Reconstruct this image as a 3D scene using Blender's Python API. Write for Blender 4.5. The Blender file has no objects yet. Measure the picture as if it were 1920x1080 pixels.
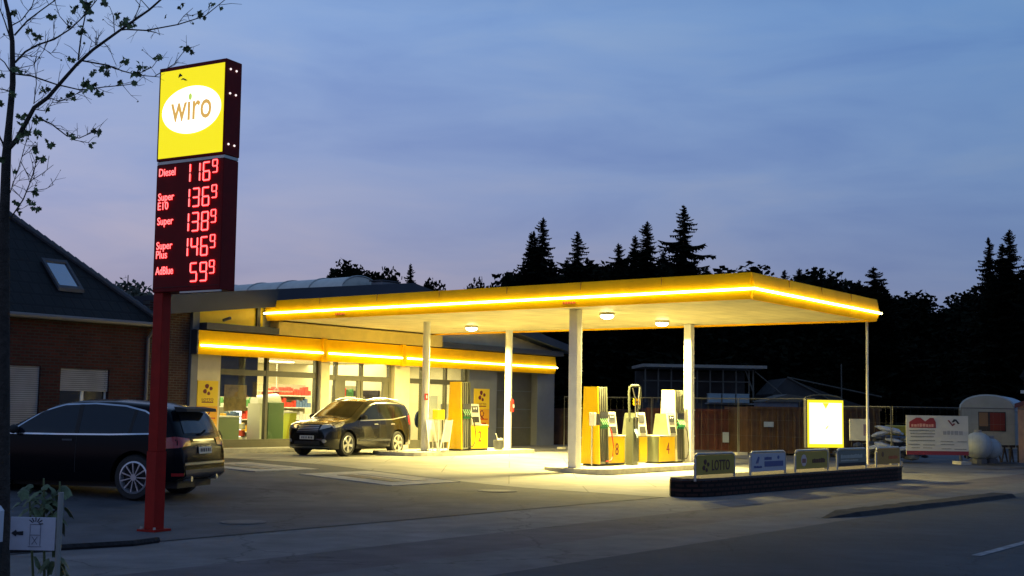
import bpy, bmesh, math, random
from mathutils import Vector, Matrix
from mathutils.bvhtree import BVHTree
random.seed(11)
R_ = math.radians
sc = bpy.context.scene

# ---------------------------------------------------------------- camera
FPX = 2300.0; PITCH = math.atan(228/2300); ROLL = R_(0.9); EYE = 1.73
cam_d = bpy.data.cameras.new('camera'); cam = bpy.data.objects.new('camera', cam_d)
sc.collection.objects.link(cam); sc.camera = cam
cam_d.sensor_width = 36; cam_d.lens = 36*FPX/1920; cam_d.clip_start = 0.1; cam_d.clip_end = 3000
CR = Matrix.Rotation(math.pi/2+PITCH, 4, 'X') @ Matrix.Rotation(ROLL, 4, 'Z')
cam.matrix_world = Matrix.Translation((0, 0, EYE)) @ CR

# ---------------------------------------------------------------- render / world / exposure
sc.render.engine = 'CYCLES'
sc.cycles.use_denoising = True
sc.cycles.max_bounces = 6; sc.cycles.diffuse_bounces = 3; sc.cycles.glossy_bounces = 3
sc.cycles.transparent_max_bounces = 10
sc.cycles.sample_clamp_indirect = 6
sc.view_settings.view_transform = 'Standard'; sc.view_settings.look = 'None'
sc.view_settings.exposure = 0.0; sc.view_settings.gamma = 1.0

w = bpy.data.worlds.new('World'); sc.world = w; w.use_nodes = True
nt = w.node_tree; N = nt.nodes; L = nt.links; N.clear()
def nn(t, **k):
    n = N.new(t)
    for a, b in k.items(): setattr(n, a, b)
    return n
out = nn('ShaderNodeOutputWorld'); bg = nn('ShaderNodeBackground'); tc = nn('ShaderNodeTexCoord')
sep = nn('ShaderNodeSeparateXYZ'); L.new(tc.outputs['Generated'], sep.inputs[0])
def ramp(fac, stops):
    r = nn('ShaderNodeValToRGB'); L.new(fac, r.inputs[0]); e = r.color_ramp.elements
    while len(e) < len(stops): e.new(.5)
    for i, (p, c) in enumerate(stops): e[i].position = p; e[i].color = (*c, 1)
    return r.outputs[0]
def mixc(f, a, b, mode='MIX'):
    m = nn('ShaderNodeMix'); m.data_type = 'RGBA'; m.blend_type = mode
    if hasattr(f, 'type'): L.new(f, m.inputs[0])
    else: m.inputs[0].default_value = f
    for v, s in ((a, m.inputs[6]), (b, m.inputs[7])):
        if hasattr(v, 'type'): L.new(v, s)
        else: s.default_value = (*v, 1)
    return m.outputs[2]
left = ramp(sep.outputs[2], [(0, (.36, .28, .355)), (.08, (.39, .35, .46)), (.17, (.31, .365, .60)), (.31, (.265, .40, .71)), (.45, (.14, .24, .46)), (1, (.09, .16, .32))])
right = ramp(sep.outputs[2], [(0, (.155, .20, .35)), (.09, (.16, .225, .40)), (.20, (.15, .26, .49)), (.31, (.13, .265, .53)), (.45, (.09, .18, .36)), (1, (.08, .15, .30))])
mr = nn('ShaderNodeMapRange'); mr.inputs[1].default_value = -.36; mr.inputs[2].default_value = .40
L.new(sep.outputs[0], mr.inputs[0])
base = mixc(mr.outputs[0], left, right)
mp = nn('ShaderNodeMapping'); mp.inputs[3].default_value = (2.0, 2.0, 8.5); mp.inputs[2].default_value = (0, .38, 0)
L.new(tc.outputs['Generated'], mp.inputs[0])
nz = nn('ShaderNodeTexNoise'); nz.inputs['Scale'].default_value = 2.4; nz.inputs['Detail'].default_value = 5; nz.inputs['Roughness'].default_value = .5
nz.inputs['Distortion'].default_value = .35
L.new(mp.outputs[0], nz.inputs['Vector'])
cl = ramp(nz.outputs[0], [(.30, (.80, .84, .93)), (.50, (1, 1, 1)), (.68, (1.20, 1.10, 1.0))])
col = mixc(1.0, base, cl, 'MULTIPLY')
sky = nn('ShaderNodeTexSky'); sky.sky_type = 'NISHITA'; sky.sun_disc = False
sky.sun_elevation = R_(-2); sky.sun_rotation = R_(-60)
add = mixc(.04, col, sky.outputs[0], 'ADD')
L.new(add, bg.inputs[0]); bg.inputs[1].default_value = 1.0
L.new(bg.outputs[0], out.inputs[0])

sun_d = bpy.data.lights.new('sun', 'SUN'); sun_d.energy = 0.02; sun_d.angle = R_(25); sun_d.color = (1, .8, .75)
sun = bpy.data.objects.new('sun', sun_d); sc.collection.objects.link(sun)
sun.rotation_euler = (R_(82), 0, R_(60))

# ---------------------------------------------------------------- frames and small helpers
OA = Vector((-9.47, 36.7)); TH = math.atan2(.798, .603)
UA = Vector((math.cos(TH), math.sin(TH))); UB = Vector((UA.y, -UA.x))
def S(a, b, z=0.0):
    q = OA + UA*a + UB*b
    return Vector((q.x, q.y, z))
def ss(t): t = max(0, min(1, t)); return t*t*(3-2*t)
def gz(b): return .27*ss((14-b)/9)
def ray(px, py): return CR.to_3x3() @ Vector(((px-960)/FPX, -(py-540)/FPX, -1))
def atY(px, py, Y):
    d = ray(px, py); return Vector((0, 0, EYE)) + d*(Y/d.y)

def mat(name, col, rough=.6, metal=0, var=0.0, vscale=3.0, bump=0.0, bscale=40, emit=None, estr=0, coat=0, var2=None, spec=.5, speck=0):
    m = bpy.data.materials.new(name); m.use_nodes = True
    t = m.node_tree; b = t.nodes['Principled BSDF']
    b.inputs['Base Color'].default_value = (*col, 1); b.inputs['Roughness'].default_value = rough
    b.inputs['Metallic'].default_value = metal; b.inputs['Coat Weight'].default_value = coat
    b.inputs['Specular IOR Level'].default_value = spec
    if coat: b.inputs['Coat Roughness'].default_value = .03
    g = t.nodes.new('ShaderNodeNewGeometry')
    if var:
        n = t.nodes.new('ShaderNodeTexNoise'); n.inputs['Scale'].default_value = vscale; n.inputs['Detail'].default_value = 6
        n.inputs['Roughness'].default_value = .62
        t.links.new(g.outputs['Position'], n.inputs['Vector'])
        r = t.nodes.new('ShaderNodeValToRGB'); t.links.new(n.outputs[0], r.inputs[0])
        e = r.color_ramp.elements; e[0].position = .33; e[1].position = .68
        lo = [c*(1-var) for c in col]; hi = [min(1, c*(1+var)) for c in (var2 or col)]
        e[0].color = (*lo, 1); e[1].color = (*hi, 1)
        t.links.new(r.outputs[0], b.inputs['Base Color'])
    if speck:
        src = b.inputs['Base Color'].links[0].from_socket
        for sc_, k_, p0, p1 in ((170, speck, .3, .7), (.22, speck*.8, .35, .65), (2.3, speck*.45, .40, .62)):
            n3 = t.nodes.new('ShaderNodeTexNoise'); n3.inputs['Scale'].default_value = sc_; n3.inputs['Detail'].default_value = 4; n3.inputs['Distortion'].default_value = .3
            t.links.new(g.outputs['Position'], n3.inputs['Vector']); mr3 = t.nodes.new('ShaderNodeMapRange')
            mr3.inputs[1].default_value = p0; mr3.inputs[2].default_value = p1; mr3.inputs[3].default_value = 1-k_; mr3.inputs[4].default_value = 1+k_
            t.links.new(n3.outputs[0], mr3.inputs[0]); mm = t.nodes.new('ShaderNodeMix'); mm.data_type = 'RGBA'; mm.blend_type = 'MULTIPLY'; mm.inputs[0].default_value = 1
            t.links.new(src, mm.inputs[6]); t.links.new(mr3.outputs[0], mm.inputs[7]); src = mm.outputs[2]
        vo = t.nodes.new('ShaderNodeTexVoronoi'); vo.feature = 'DISTANCE_TO_EDGE'; vo.inputs['Scale'].default_value = .33
        n4 = t.nodes.new('ShaderNodeTexNoise'); n4.inputs['Scale'].default_value = 1.6; n4.inputs['Detail'].default_value = 5; va = t.nodes.new('ShaderNodeVectorMath'); va.operation = 'ADD'
        t.links.new(g.outputs['Position'], n4.inputs['Vector']); t.links.new(g.outputs['Position'], va.inputs[0]); t.links.new(n4.outputs['Color'], va.inputs[1]); t.links.new(va.outputs[0], vo.inputs['Vector'])
        mr4 = t.nodes.new('ShaderNodeMapRange'); mr4.inputs[1].default_value = .002; mr4.inputs[2].default_value = .010; mr4.inputs[3].default_value = .55; mr4.inputs[4].default_value = 1
        t.links.new(vo.outputs['Distance'], mr4.inputs[0]); mm = t.nodes.new('ShaderNodeMix'); mm.data_type = 'RGBA'; mm.blend_type = 'MULTIPLY'; mm.inputs[0].default_value = 1
        t.links.new(src, mm.inputs[6]); t.links.new(mr4.outputs[0], mm.inputs[7]); t.links.new(mm.outputs[2], b.inputs['Base Color'])
    if bump:
        n2 = t.nodes.new('ShaderNodeTexNoise'); n2.inputs['Scale'].default_value = bscale; n2.inputs['Detail'].default_value = 3
        t.links.new(g.outputs['Position'], n2.inputs['Vector'])
        bp = t.nodes.new('ShaderNodeBump'); bp.inputs['Strength'].default_value = bump; bp.inputs['Distance'].default_value = .02
        t.links.new(n2.outputs[0], bp.inputs['Height']); t.links.new(bp.outputs[0], b.inputs['Normal'])
    if emit:
        b.inputs['Emission Color'].default_value = (*emit, 1); b.inputs['Emission Strength'].default_value = estr
    return m

def brick_mat(name, c1, c2, mortar, scale=1.0, bw=.24, bh=.075, ms=.012, rough=.85, axis='obj'):
    m = bpy.data.materials.new(name); m.use_nodes = True; t = m.node_tree; b = t.nodes['Principled BSDF']
    tcn = t.nodes.new('ShaderNodeTexCoord'); mpn = t.nodes.new('ShaderNodeMapping')
    mpn.inputs['Rotation'].default_value = (R_(90), 0, 0) if axis == 'obj' else (0, 0, 0)
    t.links.new(tcn.outputs['Object'], mpn.inputs[0])
    br = t.nodes.new('ShaderNodeTexBrick'); t.links.new(mpn.outputs[0], br.inputs[0])
    br.inputs['Color1'].default_value = (*c1, 1); br.inputs['Color2'].default_value = (*c2, 1); br.inputs['Mortar'].default_value = (*mortar, 1)
    br.inputs['Scale'].default_value = scale; br.inputs['Mortar Size'].default_value = ms
    br.inputs['Brick Width'].default_value = bw; br.inputs['Row Height'].default_value = bh
    n = t.nodes.new('ShaderNodeTexNoise'); n.inputs['Scale'].default_value = 1.3; n.inputs['Detail'].default_value = 5
    t.links.new(tcn.outputs['Object'], n.inputs['Vector'])
    mx = t.nodes.new('ShaderNodeMix'); mx.data_type = 'RGBA'; mx.blend_type = 'MULTIPLY'; mx.inputs[0].default_value = .6
    t.links.new(br.outputs[0], mx.inputs[6]); t.links.new(n.outputs[0], mx.inputs[7]); t.links.new(mx.outputs[2], b.inputs['Base Color'])
    bp = t.nodes.new('ShaderNodeBump'); bp.inputs['Strength'].default_value = .5; bp.inputs['Distance'].default_value = .01; bp.invert = True
    t.links.new(br.outputs['Fac'], bp.inputs['Height']); t.links.new(bp.outputs[0], b.inputs['Normal'])
    b.inputs['Roughness'].default_value = rough; b.inputs['Specular IOR Level'].default_value = .2
    return m

def glass_mat(name, tint, refl=.12):
    m = bpy.data.materials.new(name); m.use_nodes = True; t = m.node_tree; t.nodes.clear()
    o = t.nodes.new('ShaderNodeOutputMaterial'); mx = t.nodes.new('ShaderNodeMixShader')
    tr = t.nodes.new('ShaderNodeBsdfTransparent'); tr.inputs[0].default_value = (*tint, 1)
    gl = t.nodes.new('ShaderNodeBsdfGlossy'); gl.inputs['Roughness'].default_value = .02
    lw = t.nodes.new('ShaderNodeLayerWeight'); lw.inputs[0].default_value = .5; pw = t.nodes.new('ShaderNodeMath'); pw.operation = 'POWER'; pw.inputs[1].default_value = 4.0
    fr = t.nodes.new('ShaderNodeMath'); fr.operation = 'MULTIPLY_ADD'; fr.inputs[1].default_value = .7; fr.inputs[2].default_value = .035
    t.links.new(lw.outputs['Facing'], pw.inputs[0]); t.links.new(pw.outputs[0], fr.inputs[0]); t.links.new(fr.outputs[0], mx.inputs[0]); t.links.new(tr.outputs[0], mx.inputs[1]); t.links.new(gl.outputs[0], mx.inputs[2])
    t.links.new(mx.outputs[0], o.inputs[0])
    return m

M = dict(
 asphalt=mat('asphalt', (.072, .074, .082), .85, speck=.22, var=.30, vscale=.7, bump=.5, bscale=55),
 road=mat('road_asphalt', (.026, .036, .047), .85, speck=.22, var=.28, vscale=.5, bump=.6, bscale=60),
 gutter=mat('gutter_band', (.095, .096, .102), .85, speck=.2, var=.2, vscale=1.2, bump=.4, bscale=50),
 pave=mat('pavement', (.145, .140, .140), .9, speck=.2, var=.2, vscale=1.1, bump=.4, bscale=40),
 cycle=mat('reddish_paving', (.085, .076, .082), .9, speck=.2, var=.2, vscale=1.3, bump=.4, bscale=40),
 yard=mat('yard_ground', (.11, .11, .115), .95, var=.35, vscale=.5, bump=.8, bscale=9),
 land=mat('land', (.06, .065, .05), .95, var=.4, vscale=.2),
 kerb=mat('concrete_kerb', (.33, .32, .29), .85, var=.2, vscale=4, bump=.3),
 darkkerb=mat('dark_kerb', (.014, .014, .017), .95, var=.5, vscale=9, bump=1, bscale=25),
 white=mat('white_paint', (.75, .74, .70), .5, var=.06, vscale=5),
 offwhite=mat('offwhite_paint', (.52, .50, .43), .6, var=.1, vscale=3),
 cream=mat('cream_render', (.62, .55, .36), .7, var=.08, vscale=2.5),
 soffit=brick_mat('soffit_panel', (.80, .71, .44), (.785, .695, .43), (.58, .50, .30), 1, 4.2, .42, .012, .5, 'flat'),
 yellow=mat('yellow_fascia', (.95, .475, .001), .6, spec=.1, var=.13, vscale=1.1),
 pumpy=mat('pump_yellow', (.80, .50, .004), .3, var=.06, vscale=4, coat=.3),
 grey=mat('grey_cladding', (.17, .18, .20), .6, var=.12, vscale=1.2),
 dgrey=mat('dark_grey_metal', (.045, .048, .06), .55, var=.15, vscale=3),
 frame=mat('olive_metal_frame', (.10, .095, .065), .45, var=.12, vscale=3),
 pumpg=mat('pump_grey', (.11, .12, .08), .4, var=.1, vscale=5),
 roof=None, black=mat('black_rubber', (.015, .015, .016), .7), metal=mat('galvanised_metal', (.42, .42, .40), .4, .7, var=.1, vscale=6),
 silver=mat('silver', (.62, .62, .60), .28, .85),
 pylon=mat('pylon_red', (.15, .003, .004), .55, spec=.15, var=.15, vscale=4),
 pole=mat('pole_red', (.30, .010, .005), .6, spec=.2, var=.15, vscale=5),
 led=mat('led_tube', (1, 1, 1), emit=(1, .86, .30), estr=13),
 gp=mat('green_plastic', (.008, .085, .035), .4), red=mat('red_paint', (.5, .02, .015), .4, var=.1),
 trunk=mat('bark', (.035, .03, .026), .95, var=.4, vscale=20, bump=1, bscale=60),
 leaf=mat('maple_leaf', (.08, .12, .04), .7, var=.6, vscale=6),
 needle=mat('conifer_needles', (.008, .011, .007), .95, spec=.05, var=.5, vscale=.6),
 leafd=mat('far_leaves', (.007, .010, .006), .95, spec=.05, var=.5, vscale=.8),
 birch=mat('birch_leaves', (.07, .08, .06), .9, var=.4, vscale=.8),
 glass=glass_mat('shop_glass', (.93, .95, .92)),
)

COL = sc.collection
def link(o, parent=None):
    COL.objects.link(o)
    if parent: o.parent = parent
    return o
def tag(o, label=None, cat=None, group=None, kind=None):
    if label: o['label'] = label
    if cat: o['category'] = cat
    if group: o['group'] = group
    if kind: o['kind'] = kind
    return o
def thing(name, loc, rz, label, cat, group=None):
    o = bpy.data.objects.new(name, None); o.empty_display_size = .2; COL.objects.link(o)
    o.location = loc; o.rotation_euler = (0, 0, rz)
    return tag(o, label, cat, group)
class MB:
    def __init__(s): s.b = bmesh.new()
    def box(s, x0, x1, y0, y1, z0, z1, bev=0):
        b = bmesh.new(); bmesh.ops.create_cube(b, size=1)
        for v in b.verts:
            v.co = Vector(((x0+x1)/2+v.co.x*(x1-x0), (y0+y1)/2+v.co.y*(y1-y0), (z0+z1)/2+v.co.z*(z1-z0)))
        if bev: bmesh.ops.bevel(b, geom=b.edges[:], offset=bev, segments=2, affect='EDGES', profile=.5)
        s.merge(b); return s
    def merge(s, b, mx=None):
        me = bpy.data.meshes.new('t'); b.to_mesh(me); b.free()
        if mx: me.transform(mx)
        s.b.from_mesh(me); bpy.data.meshes.remove(me)
    def tube(s, pts, r, seg=8, cap=True):
        pts = [Vector(p) for p in pts]; rs = r if isinstance(r, (list, tuple)) else [r]*len(pts)
        rings = []
        for i, p in enumerate(pts):
            d = (pts[min(i+1, len(pts)-1)]-pts[max(i-1, 0)]).normalized()
            up = Vector((0, 0, 1)) if abs(d.z) < .9 else Vector((1, 0, 0))
            x = d.cross(up).normalized(); y = d.cross(x).normalized()
            rings.append([s.b.verts.new(p+x*math.cos(2*math.pi*k/seg)*rs[i]+y*math.sin(2*math.pi*k/seg)*rs[i]) for k in range(seg)])
        for i in range(len(rings)-1):
            for k in range(seg):
                s.b.faces.new((rings[i][k], rings[i][(k+1) % seg], rings[i+1][(k+1) % seg], rings[i+1][k]))
        if cap and seg > 2:
            s.b.faces.new(rings[0][::-1]); s.b.faces.new(rings[-1])
        return s
    def prism(s, poly, d0, d1, plane='xz'):
        """extrude a 2D polygon: plane xz extrudes along y, xy along z, yz along x"""
        f = {'xz': lambda p, d: (p[0], d, p[1]), 'xy': lambda p, d: (p[0], p[1], d), 'yz': lambda p, d: (d, p[0], p[1])}[plane]
        a = [s.b.verts.new(f(p, d0)) for p in poly]; c = [s.b.verts.new(f(p, d1)) for p in poly]
        n = len(poly); s.b.faces.new(a); s.b.faces.new(c[::-1])
        for i in range(n): s.b.faces.new((a[i], c[i], c[(i+1) % n], a[(i+1) % n]))
        return s
    def face(s, pts): s.b.faces.new([s.b.verts.new(p) for p in pts]); return s
    def ball(s, c, r, sub=2, scale=(1, 1, 1), jit=0):
        b = bmesh.new(); bmesh.ops.create_icosphere(b, subdivisions=sub, radius=r)
        for v in b.verts:
            k = 1+random.uniform(-jit, jit)
            v.co = Vector((v.co.x*scale[0]*k, v.co.y*scale[1]*k, v.co.z*scale[2]*k))+Vector(c)
        s.merge(b); return s
    def cyl(s, c0, c1, r, seg=20): return s.tube([c0, c1], r, seg)
    def build(s, name, m, parent=None, smooth=False, fixn=True):
        if fixn: bmesh.ops.recalc_face_normals(s.b, faces=s.b.faces[:])
        me = bpy.data.meshes.new(name); s.b.to_mesh(me); s.b.free()
        for k in (m if isinstance(m, list) else [m]): me.materials.append(k)
        if smooth:
            for p in me.polygons: p.use_smooth = True
            try: me.set_sharp_from_angle(angle=R_(35))
            except Exception: pass
        o = bpy.data.objects.new(name, me); return link(o, parent)
def bx(name, m, parent, *a, bev=0): return MB().box(*a, bev=bev).build(name, m, parent)
def copy_tree(o, parent=None):
    c = o.copy(); COL.objects.link(c); c.parent = parent
    for ch in list(o.children): copy_tree(ch, c)
    return c
def text(name, s, m, parent, x, y, z, width, height, ext=.004, shear=0, bold=0):
    cu = bpy.data.curves.new('t', 'FONT'); cu.body = s; cu.size = 1; cu.extrude = .5; cu.shear = shear; cu.offset = bold
    cu.resolution_u = 3
    o = bpy.data.objects.new('t', cu); COL.objects.link(o)
    dg = bpy.context.evaluated_depsgraph_get(); me = bpy.data.meshes.new_from_object(o.evaluated_get(dg))
    bpy.data.objects.remove(o); bpy.data.curves.remove(cu)
    xs = [v.co.x for v in me.vertices]; ys = [v.co.y for v in me.vertices]; zs = [v.co.z for v in me.vertices]
    x0, x1, y0, y1, z0, z1 = min(xs), max(xs), min(ys), max(ys), min(zs), max(zs)
    for v in me.vertices:
        a = (v.co.x-x0)/(x1-x0)*width; c = (v.co.y-y0)/(y1-y0)*height; d = (v.co.z-z0)/(z1-z0)*ext
        v.co = (x+a, y-d, z+c)
    me.name = name; me.materials.clear(); me.materials.append(m)
    return link(bpy.data.objects.new(name, me), parent)

# ---------------------------------------------------------------- the ground
def strip(name, m, poly, dz, kind='structure', thick=0):
    """polygon given in station (a, b); cut finely along b so that it follows the ground"""
    b = bmesh.new(); vs = [b.verts.new((p[0], p[1], 0)) for p in poly]; b.faces.new(vs)
    for k in range(4, 30):
        bmesh.ops.bisect_plane(b, geom=b.verts[:]+b.edges[:]+b.faces[:], plane_co=(0, k/2+.25, 0), plane_no=(0, 1, 0))
    for v in b.verts:
        q = S(v.co.x, v.co.y); v.co = (q.x, q.y, gz(v.co.y)+dz)
    bmesh.ops.recalc_face_normals(b, faces=b.faces[:])
    me = bpy.data.meshes.new(name); b.to_mesh(me); b.free(); me.materials.append(m)
    if me.polygons and me.polygons[0].normal.z < 0: me.flip_normals()
    o = bpy.data.objects.new(name, me); link(o)
    if kind: o['kind'] = kind
    return o
b = bmesh.new()
ks = [-900, -100, 2]+[k/2+.25 for k in range(4, 30)]+[40, 900]
rows = []
for k in ks: rows.append([b.verts.new((*S(a, k).to_2d(), gz(k)-.012)) for a in (-900, 900)])
for i in range(len(rows)-1): b.faces.new((rows[i][0], rows[i][1], rows[i+1][1], rows[i+1][0]))
me = bpy.data.meshes.new('ground'); bmesh.ops.recalc_face_normals(b, faces=b.faces[:]); b.to_mesh(me); b.free(); me.materials.append(M['land'])
if me.polygons[0].normal.z < 0: me.flip_normals()
tag(link(bpy.data.objects.new('ground', me)), kind='structure')
strip('yard_ground', M['yard'], [(11.8, -30), (80, -30), (80, 18.6), (9.2, 18.0), (11.8, 15)], .0)
strip('asphalt_forecourt', M['asphalt'], [(-45, -6), (-.9, -6), (-.9, 1), (-1.5, 17.0), (-45, 15.9)], .0)
# concrete slabs under the canopy, joints in the material
m = brick_mat('concrete_slabs', (.40, .385, .33), (.36, .35, .30), (.20, .19, .17), 1, 3.4, 2.6, .012, .8, 'flat')
bm_ = m.node_tree
strip('concrete_forecourt', m, [(-.9, -.35), (11.8, -.35), (11.8, 15), (9.2, 17.2), (-1.5, 17.0), (-.9, 1)], .004)
bpy.data.objects['concrete_forecourt'].data
strip('pavement', M['pave'], [(-45, 15.9), (-1.5, 17.0), (9.2, 17.2), (80, 18.6), (80, 20.0), (-45, 18.6)], .002)
strip('drain_channel', M['darkkerb'], [(-45, 15.86), (-1.5, 16.96), (-1.5, 17.03), (-45, 15.93)], .007)
strip('reddish_path', M['cycle'], [(-45, 18.6), (80, 20.0), (80, 21.4), (-45, 20.0)], .004)
strip('gutter_strip', M['gutter'], [(-45, 20.0), (80, 21.4), (80, 22.6), (-45, 21.4)], .006)
strip('road', M['road'], [(-45, 21.4), (80, 22.6), (80, 32), (-45, 31)], .010)
strip('near_pavement', M['pave'], [(-45, 31), (80, 32), (80, 36), (-45, 36)], .012)
for k in range(3):
    a0 = -7.7+k*9.0; a1 = a0+4.4
    strip('road_dash', mat('dash_paint', (.20, .22, .25), .7, var=.5, vscale=6), [(a0, 25.0+.01*a0), (a1, 25.0+.01*a1), (a1, 25.12+.01*a1), (a0, 25.12+.01*a0)], .016)
# patches of light concrete with inspection covers
def patch(a, b_, w, d, label, cover=True):
    z = gz(b_)+.006
    t = thing('inspection_cover', S(a, b_, z+.004), TH, label, 'manhole cover', 'covers in the forecourt')
    t.rotation_euler = (math.atan((gz(b_-d/2)-gz(b_+d/2))/d), 0, TH)
    bx('surround', M['kerb'], t, -w/2, w/2, -d/2, d/2, -.02, .006)
    if cover:
        bx('lid', M['dgrey'], t, -w*.22, -w*.02, -d*.3, d*.3, .006, .012); bx('lid', M['grey'], t, w*.08, w*.3, -d*.3, d*.3, .006, .012)
patch(-3.4, 6.6, 2.0, 2.6, 'pale square concrete slab with lids in the asphalt behind the dark parked SUV')
patch(-2.6, 10.1, 2.3, 2.9, 'larger pale concrete slab with two lids in the middle of the asphalt')
patch(-2.4, 2.6, 1.6, 1.3, 'small concrete slab with lids close to the shop window')
for (a, b_, r, lb) in ((-2.7, 13.6, .42, 'round pale manhole cover alone in front of the larger pump island'), (-11.2, 15.4, .34, 'round manhole cover on dark asphalt right of the red sign pole')):
    t = thing('manhole_cover', S(a, b_, gz(b_)+.005), 0, lb, 'manhole cover', 'round manhole covers')
    MB().cyl((0, 0, 0), (0, 0, .006), r, 32).build('ring', mat('cover_ring', (.13, .13, .13), .9), t); MB().cyl((0, 0, .006), (0, 0, .010), r*.8, 32).build('lid', mat('cast_lid', (.09, .09, .095), .7, var=.2), t)
# raised dark kerb between path and road
kb = MB(); pr = []
for i in range(41):
    a = -3.9+9.0*i/40; e = min(1, i/4, (40-i)/3)
    pr.append((a, 21.36+.075*(a+3.9), .085*e+.002, .26*e+.03))
vv = []
for a, b_, h, wd in pr:
    r = random.uniform(.92, 1.08)
    vv.append([kb.b.verts.new(S(a, b_+dy*wd, zz)) for dy, zz in ((-1, 0.006), (-.7, h*r), (.7, h*r*.95), (1, 0.006))])
for i in range(40):
    for k in range(3): kb.b.faces.new((vv[i][k], vv[i+1][k], vv[i+1][k+1], vv[i][k+1]))
tag(kb.build('kerb_island', M['darkkerb']), 'long low dark kerb island beside the road at right', 'kerb')
# flower-bed kerb left of the pylon, its shadow put into the dark colour
t = thing('bed_kerb', S(0, 0, 0), TH, 'low dark kerb edging running left from the foot of the red sign pole', 'kerb')
pts = [(-13.75, 16.75), (-14.2, 16.85), (-15.2, 16.6), (-17.5, 15.6)]
MB().tube([(a, -b_, .03) for a, b_ in pts], .045, 6).build('edging', M['darkkerb'], t)

# ---------------------------------------------------------------- the shop (local x = a, local y = -b)
SHOP = thing('shop_building', S(0, 0, 0), TH, 'long low petrol station shop with lit windows and glowing yellow fascia', 'shop')
yf = .3
brick = brick_mat('dark_brick', (.10, .05, .04), (.075, .035, .03), (.12, .11, .10))
bx('brick_wall', brick, SHOP, -1.45, .05, yf, yf+.3, 0, 4.75)
bx('corner_post', M['grey'], SHOP, .05, .30, yf-.12, yf+.3, 0, 4.6)
bx('left_pier', M['cream'], SHOP, .303, 1.22, yf-.06, yf+.3, 0.1, 3.3)
bx('pier', M['cream'], SHOP, 5.42, 5.80, yf-.14, yf+.25, 0.1, 3.3)
bx('pier', M['cream'], SHOP, 9.05, 9.85, yf-.14, yf+.25, 0.1, 3.3)
bx('side_wall', M['grey'], SHOP, 13.32, 15.08, yf-.1, yf+.3, 0, 3.4)
bx('side_wall', M['grey'], SHOP, 17.82, 19.05, yf-.1, yf+.3, 0, 3.4)
bx('sidewall', M['grey'], SHOP, 18.75, 19.05, yf+.3, 14, 0, 4.0)
gd = bx('garage_door', M['grey'], SHOP, 15.08, 17.82, yf+.22, yf+.28, .2, 3.3)
for k in range(4): bx('door_section', M['frame'], gd, 15.1, 17.8, yf+.195, yf+.219, .28+k*.74, .28+k*.74+.71)
bx('plinth_step', M['kerb'], SHOP, .7, 5.4, -.25, yf-.062, 0, .42, bev=.015)
bx('sill_wall', M['frame'], SHOP, 1.22, 5.42, yf+.0, yf+.2, .2, .6)
bx('sill_wall', M['frame'], SHOP, 9.85, 13.32, yf+.0, yf+.2, .2, .5)
# gable wall and verge roof
RZ, RA = 6.22, 9.4
EL, ER = (-1.25, 4.92), (19.75, 4.42)
MB().prism([(-1.44, 4.1), (19.0, 3.6), (19.0, 4.3), (RA, RZ-.5), (-1.2, 4.55), (-1.44, 4.55)], yf+.02, yf+.28).build('gable_wall', M['cream'], SHOP)
slate = mat('roof_sheet', (.020, .027, .045), .5, var=.2, vscale=1)
MB().prism([EL, (RA, RZ), (RA, RZ-.55), (EL[0], EL[1]-.58)], -.35, 14.3).build('roof', slate, SHOP)
MB().prism([(RA+.002, RZ), ER, (ER[0], ER[1]-.28), (RA+.002, RZ-.45)], -.35, 14.3).build('roof', slate, SHOP)
bx('beam', M['dgrey'], SHOP, .31, 3.2, -.16, .28, 4.0, 4.2)  # unlit stretches of the same beam, here and at right, coloured dark
bx('beam', mat('beam_lit_tone', (.66, .50, .14), .6, var=.08), SHOP, 3.2, 11.3, -.13, .28, 4.0, 4.42)  # stretch under the canopy, its lit look put into the colour
bx('beam', M['dgrey'], SHOP, 11.3, 19.2, -.16, .28, 4.0, 4.2)
MB().prism([(.31, 4.2), (2.85, 4.2), (2.85, 4.98), (.31, 4.64)], yf-.06, yf+.01).build('yellow_panel', mat('panel_yellow', (.95, .66, .03), .5, var=.1, vscale=2), SHOP)
bx('panel_post', M['dgrey'], SHOP, 2.55, 2.68, yf-.14, yf-.065, 4.2, 4.95)
bx('back_wall', M['cream'], SHOP, -1.4, 18.7, 13.7, 13.98, 0, 4.2)
MB().tube([(0.9, -.2, 4.30), (.9, -.5, 4.36)], .05, 8).build('floodlight', M['dgrey'], SHOP)
# glass bays
def bay(a0, a1, bars, ztr, low, fr='frame', extra=()):
    f = MB()
    for a in bars: f.box(a-.05, a+.05, yf+.02, yf+.16, low, 3.3)
    f.box(a0, a1, yf+.03, yf+.15, ztr-.09, ztr+.09); f.box(a0, a1, yf+.03, yf+.15, low, low+.07)
    for e in extra: f.box(*e)
    wn = f.build('window_frame', M['frame'], SHOP)
    cs = [a0]+[a for a in bars if a0 < a < a1]+[a1]
    for i in range(len(cs)-1):
        bx('pane', M['glass'], wn, cs[i]+.051, cs[i+1]-.051, yf+.085, yf+.095, low+.071, ztr-.091)
        bx('pane', M['glass'], wn, cs[i]+.051, cs[i+1]-.051, yf+.085, yf+.095, ztr+.091, 3.28)
bay(1.22, 5.42, [1.25, 3.2, 5.36], 2.76, .6)
bay(5.80, 9.05, [5.85, 6.3, 7.55, 8.98], 2.72, .28, extra=[(6.3, 6.75, yf+.05, yf+.13, .35, 2.63), (7.35, 7.5, yf+.05, yf+.13, .35, 2.63), (8.65, 8.95, yf+.05, yf+.13, .35, 2.63)])
bay(9.85, 13.32, [9.9, 10.75, 11.1, 12.1, 13.27], 2.72, .5, extra=[(10.75, 11.1, yf+.05, yf+.13, .5, 2.63)])
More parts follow.
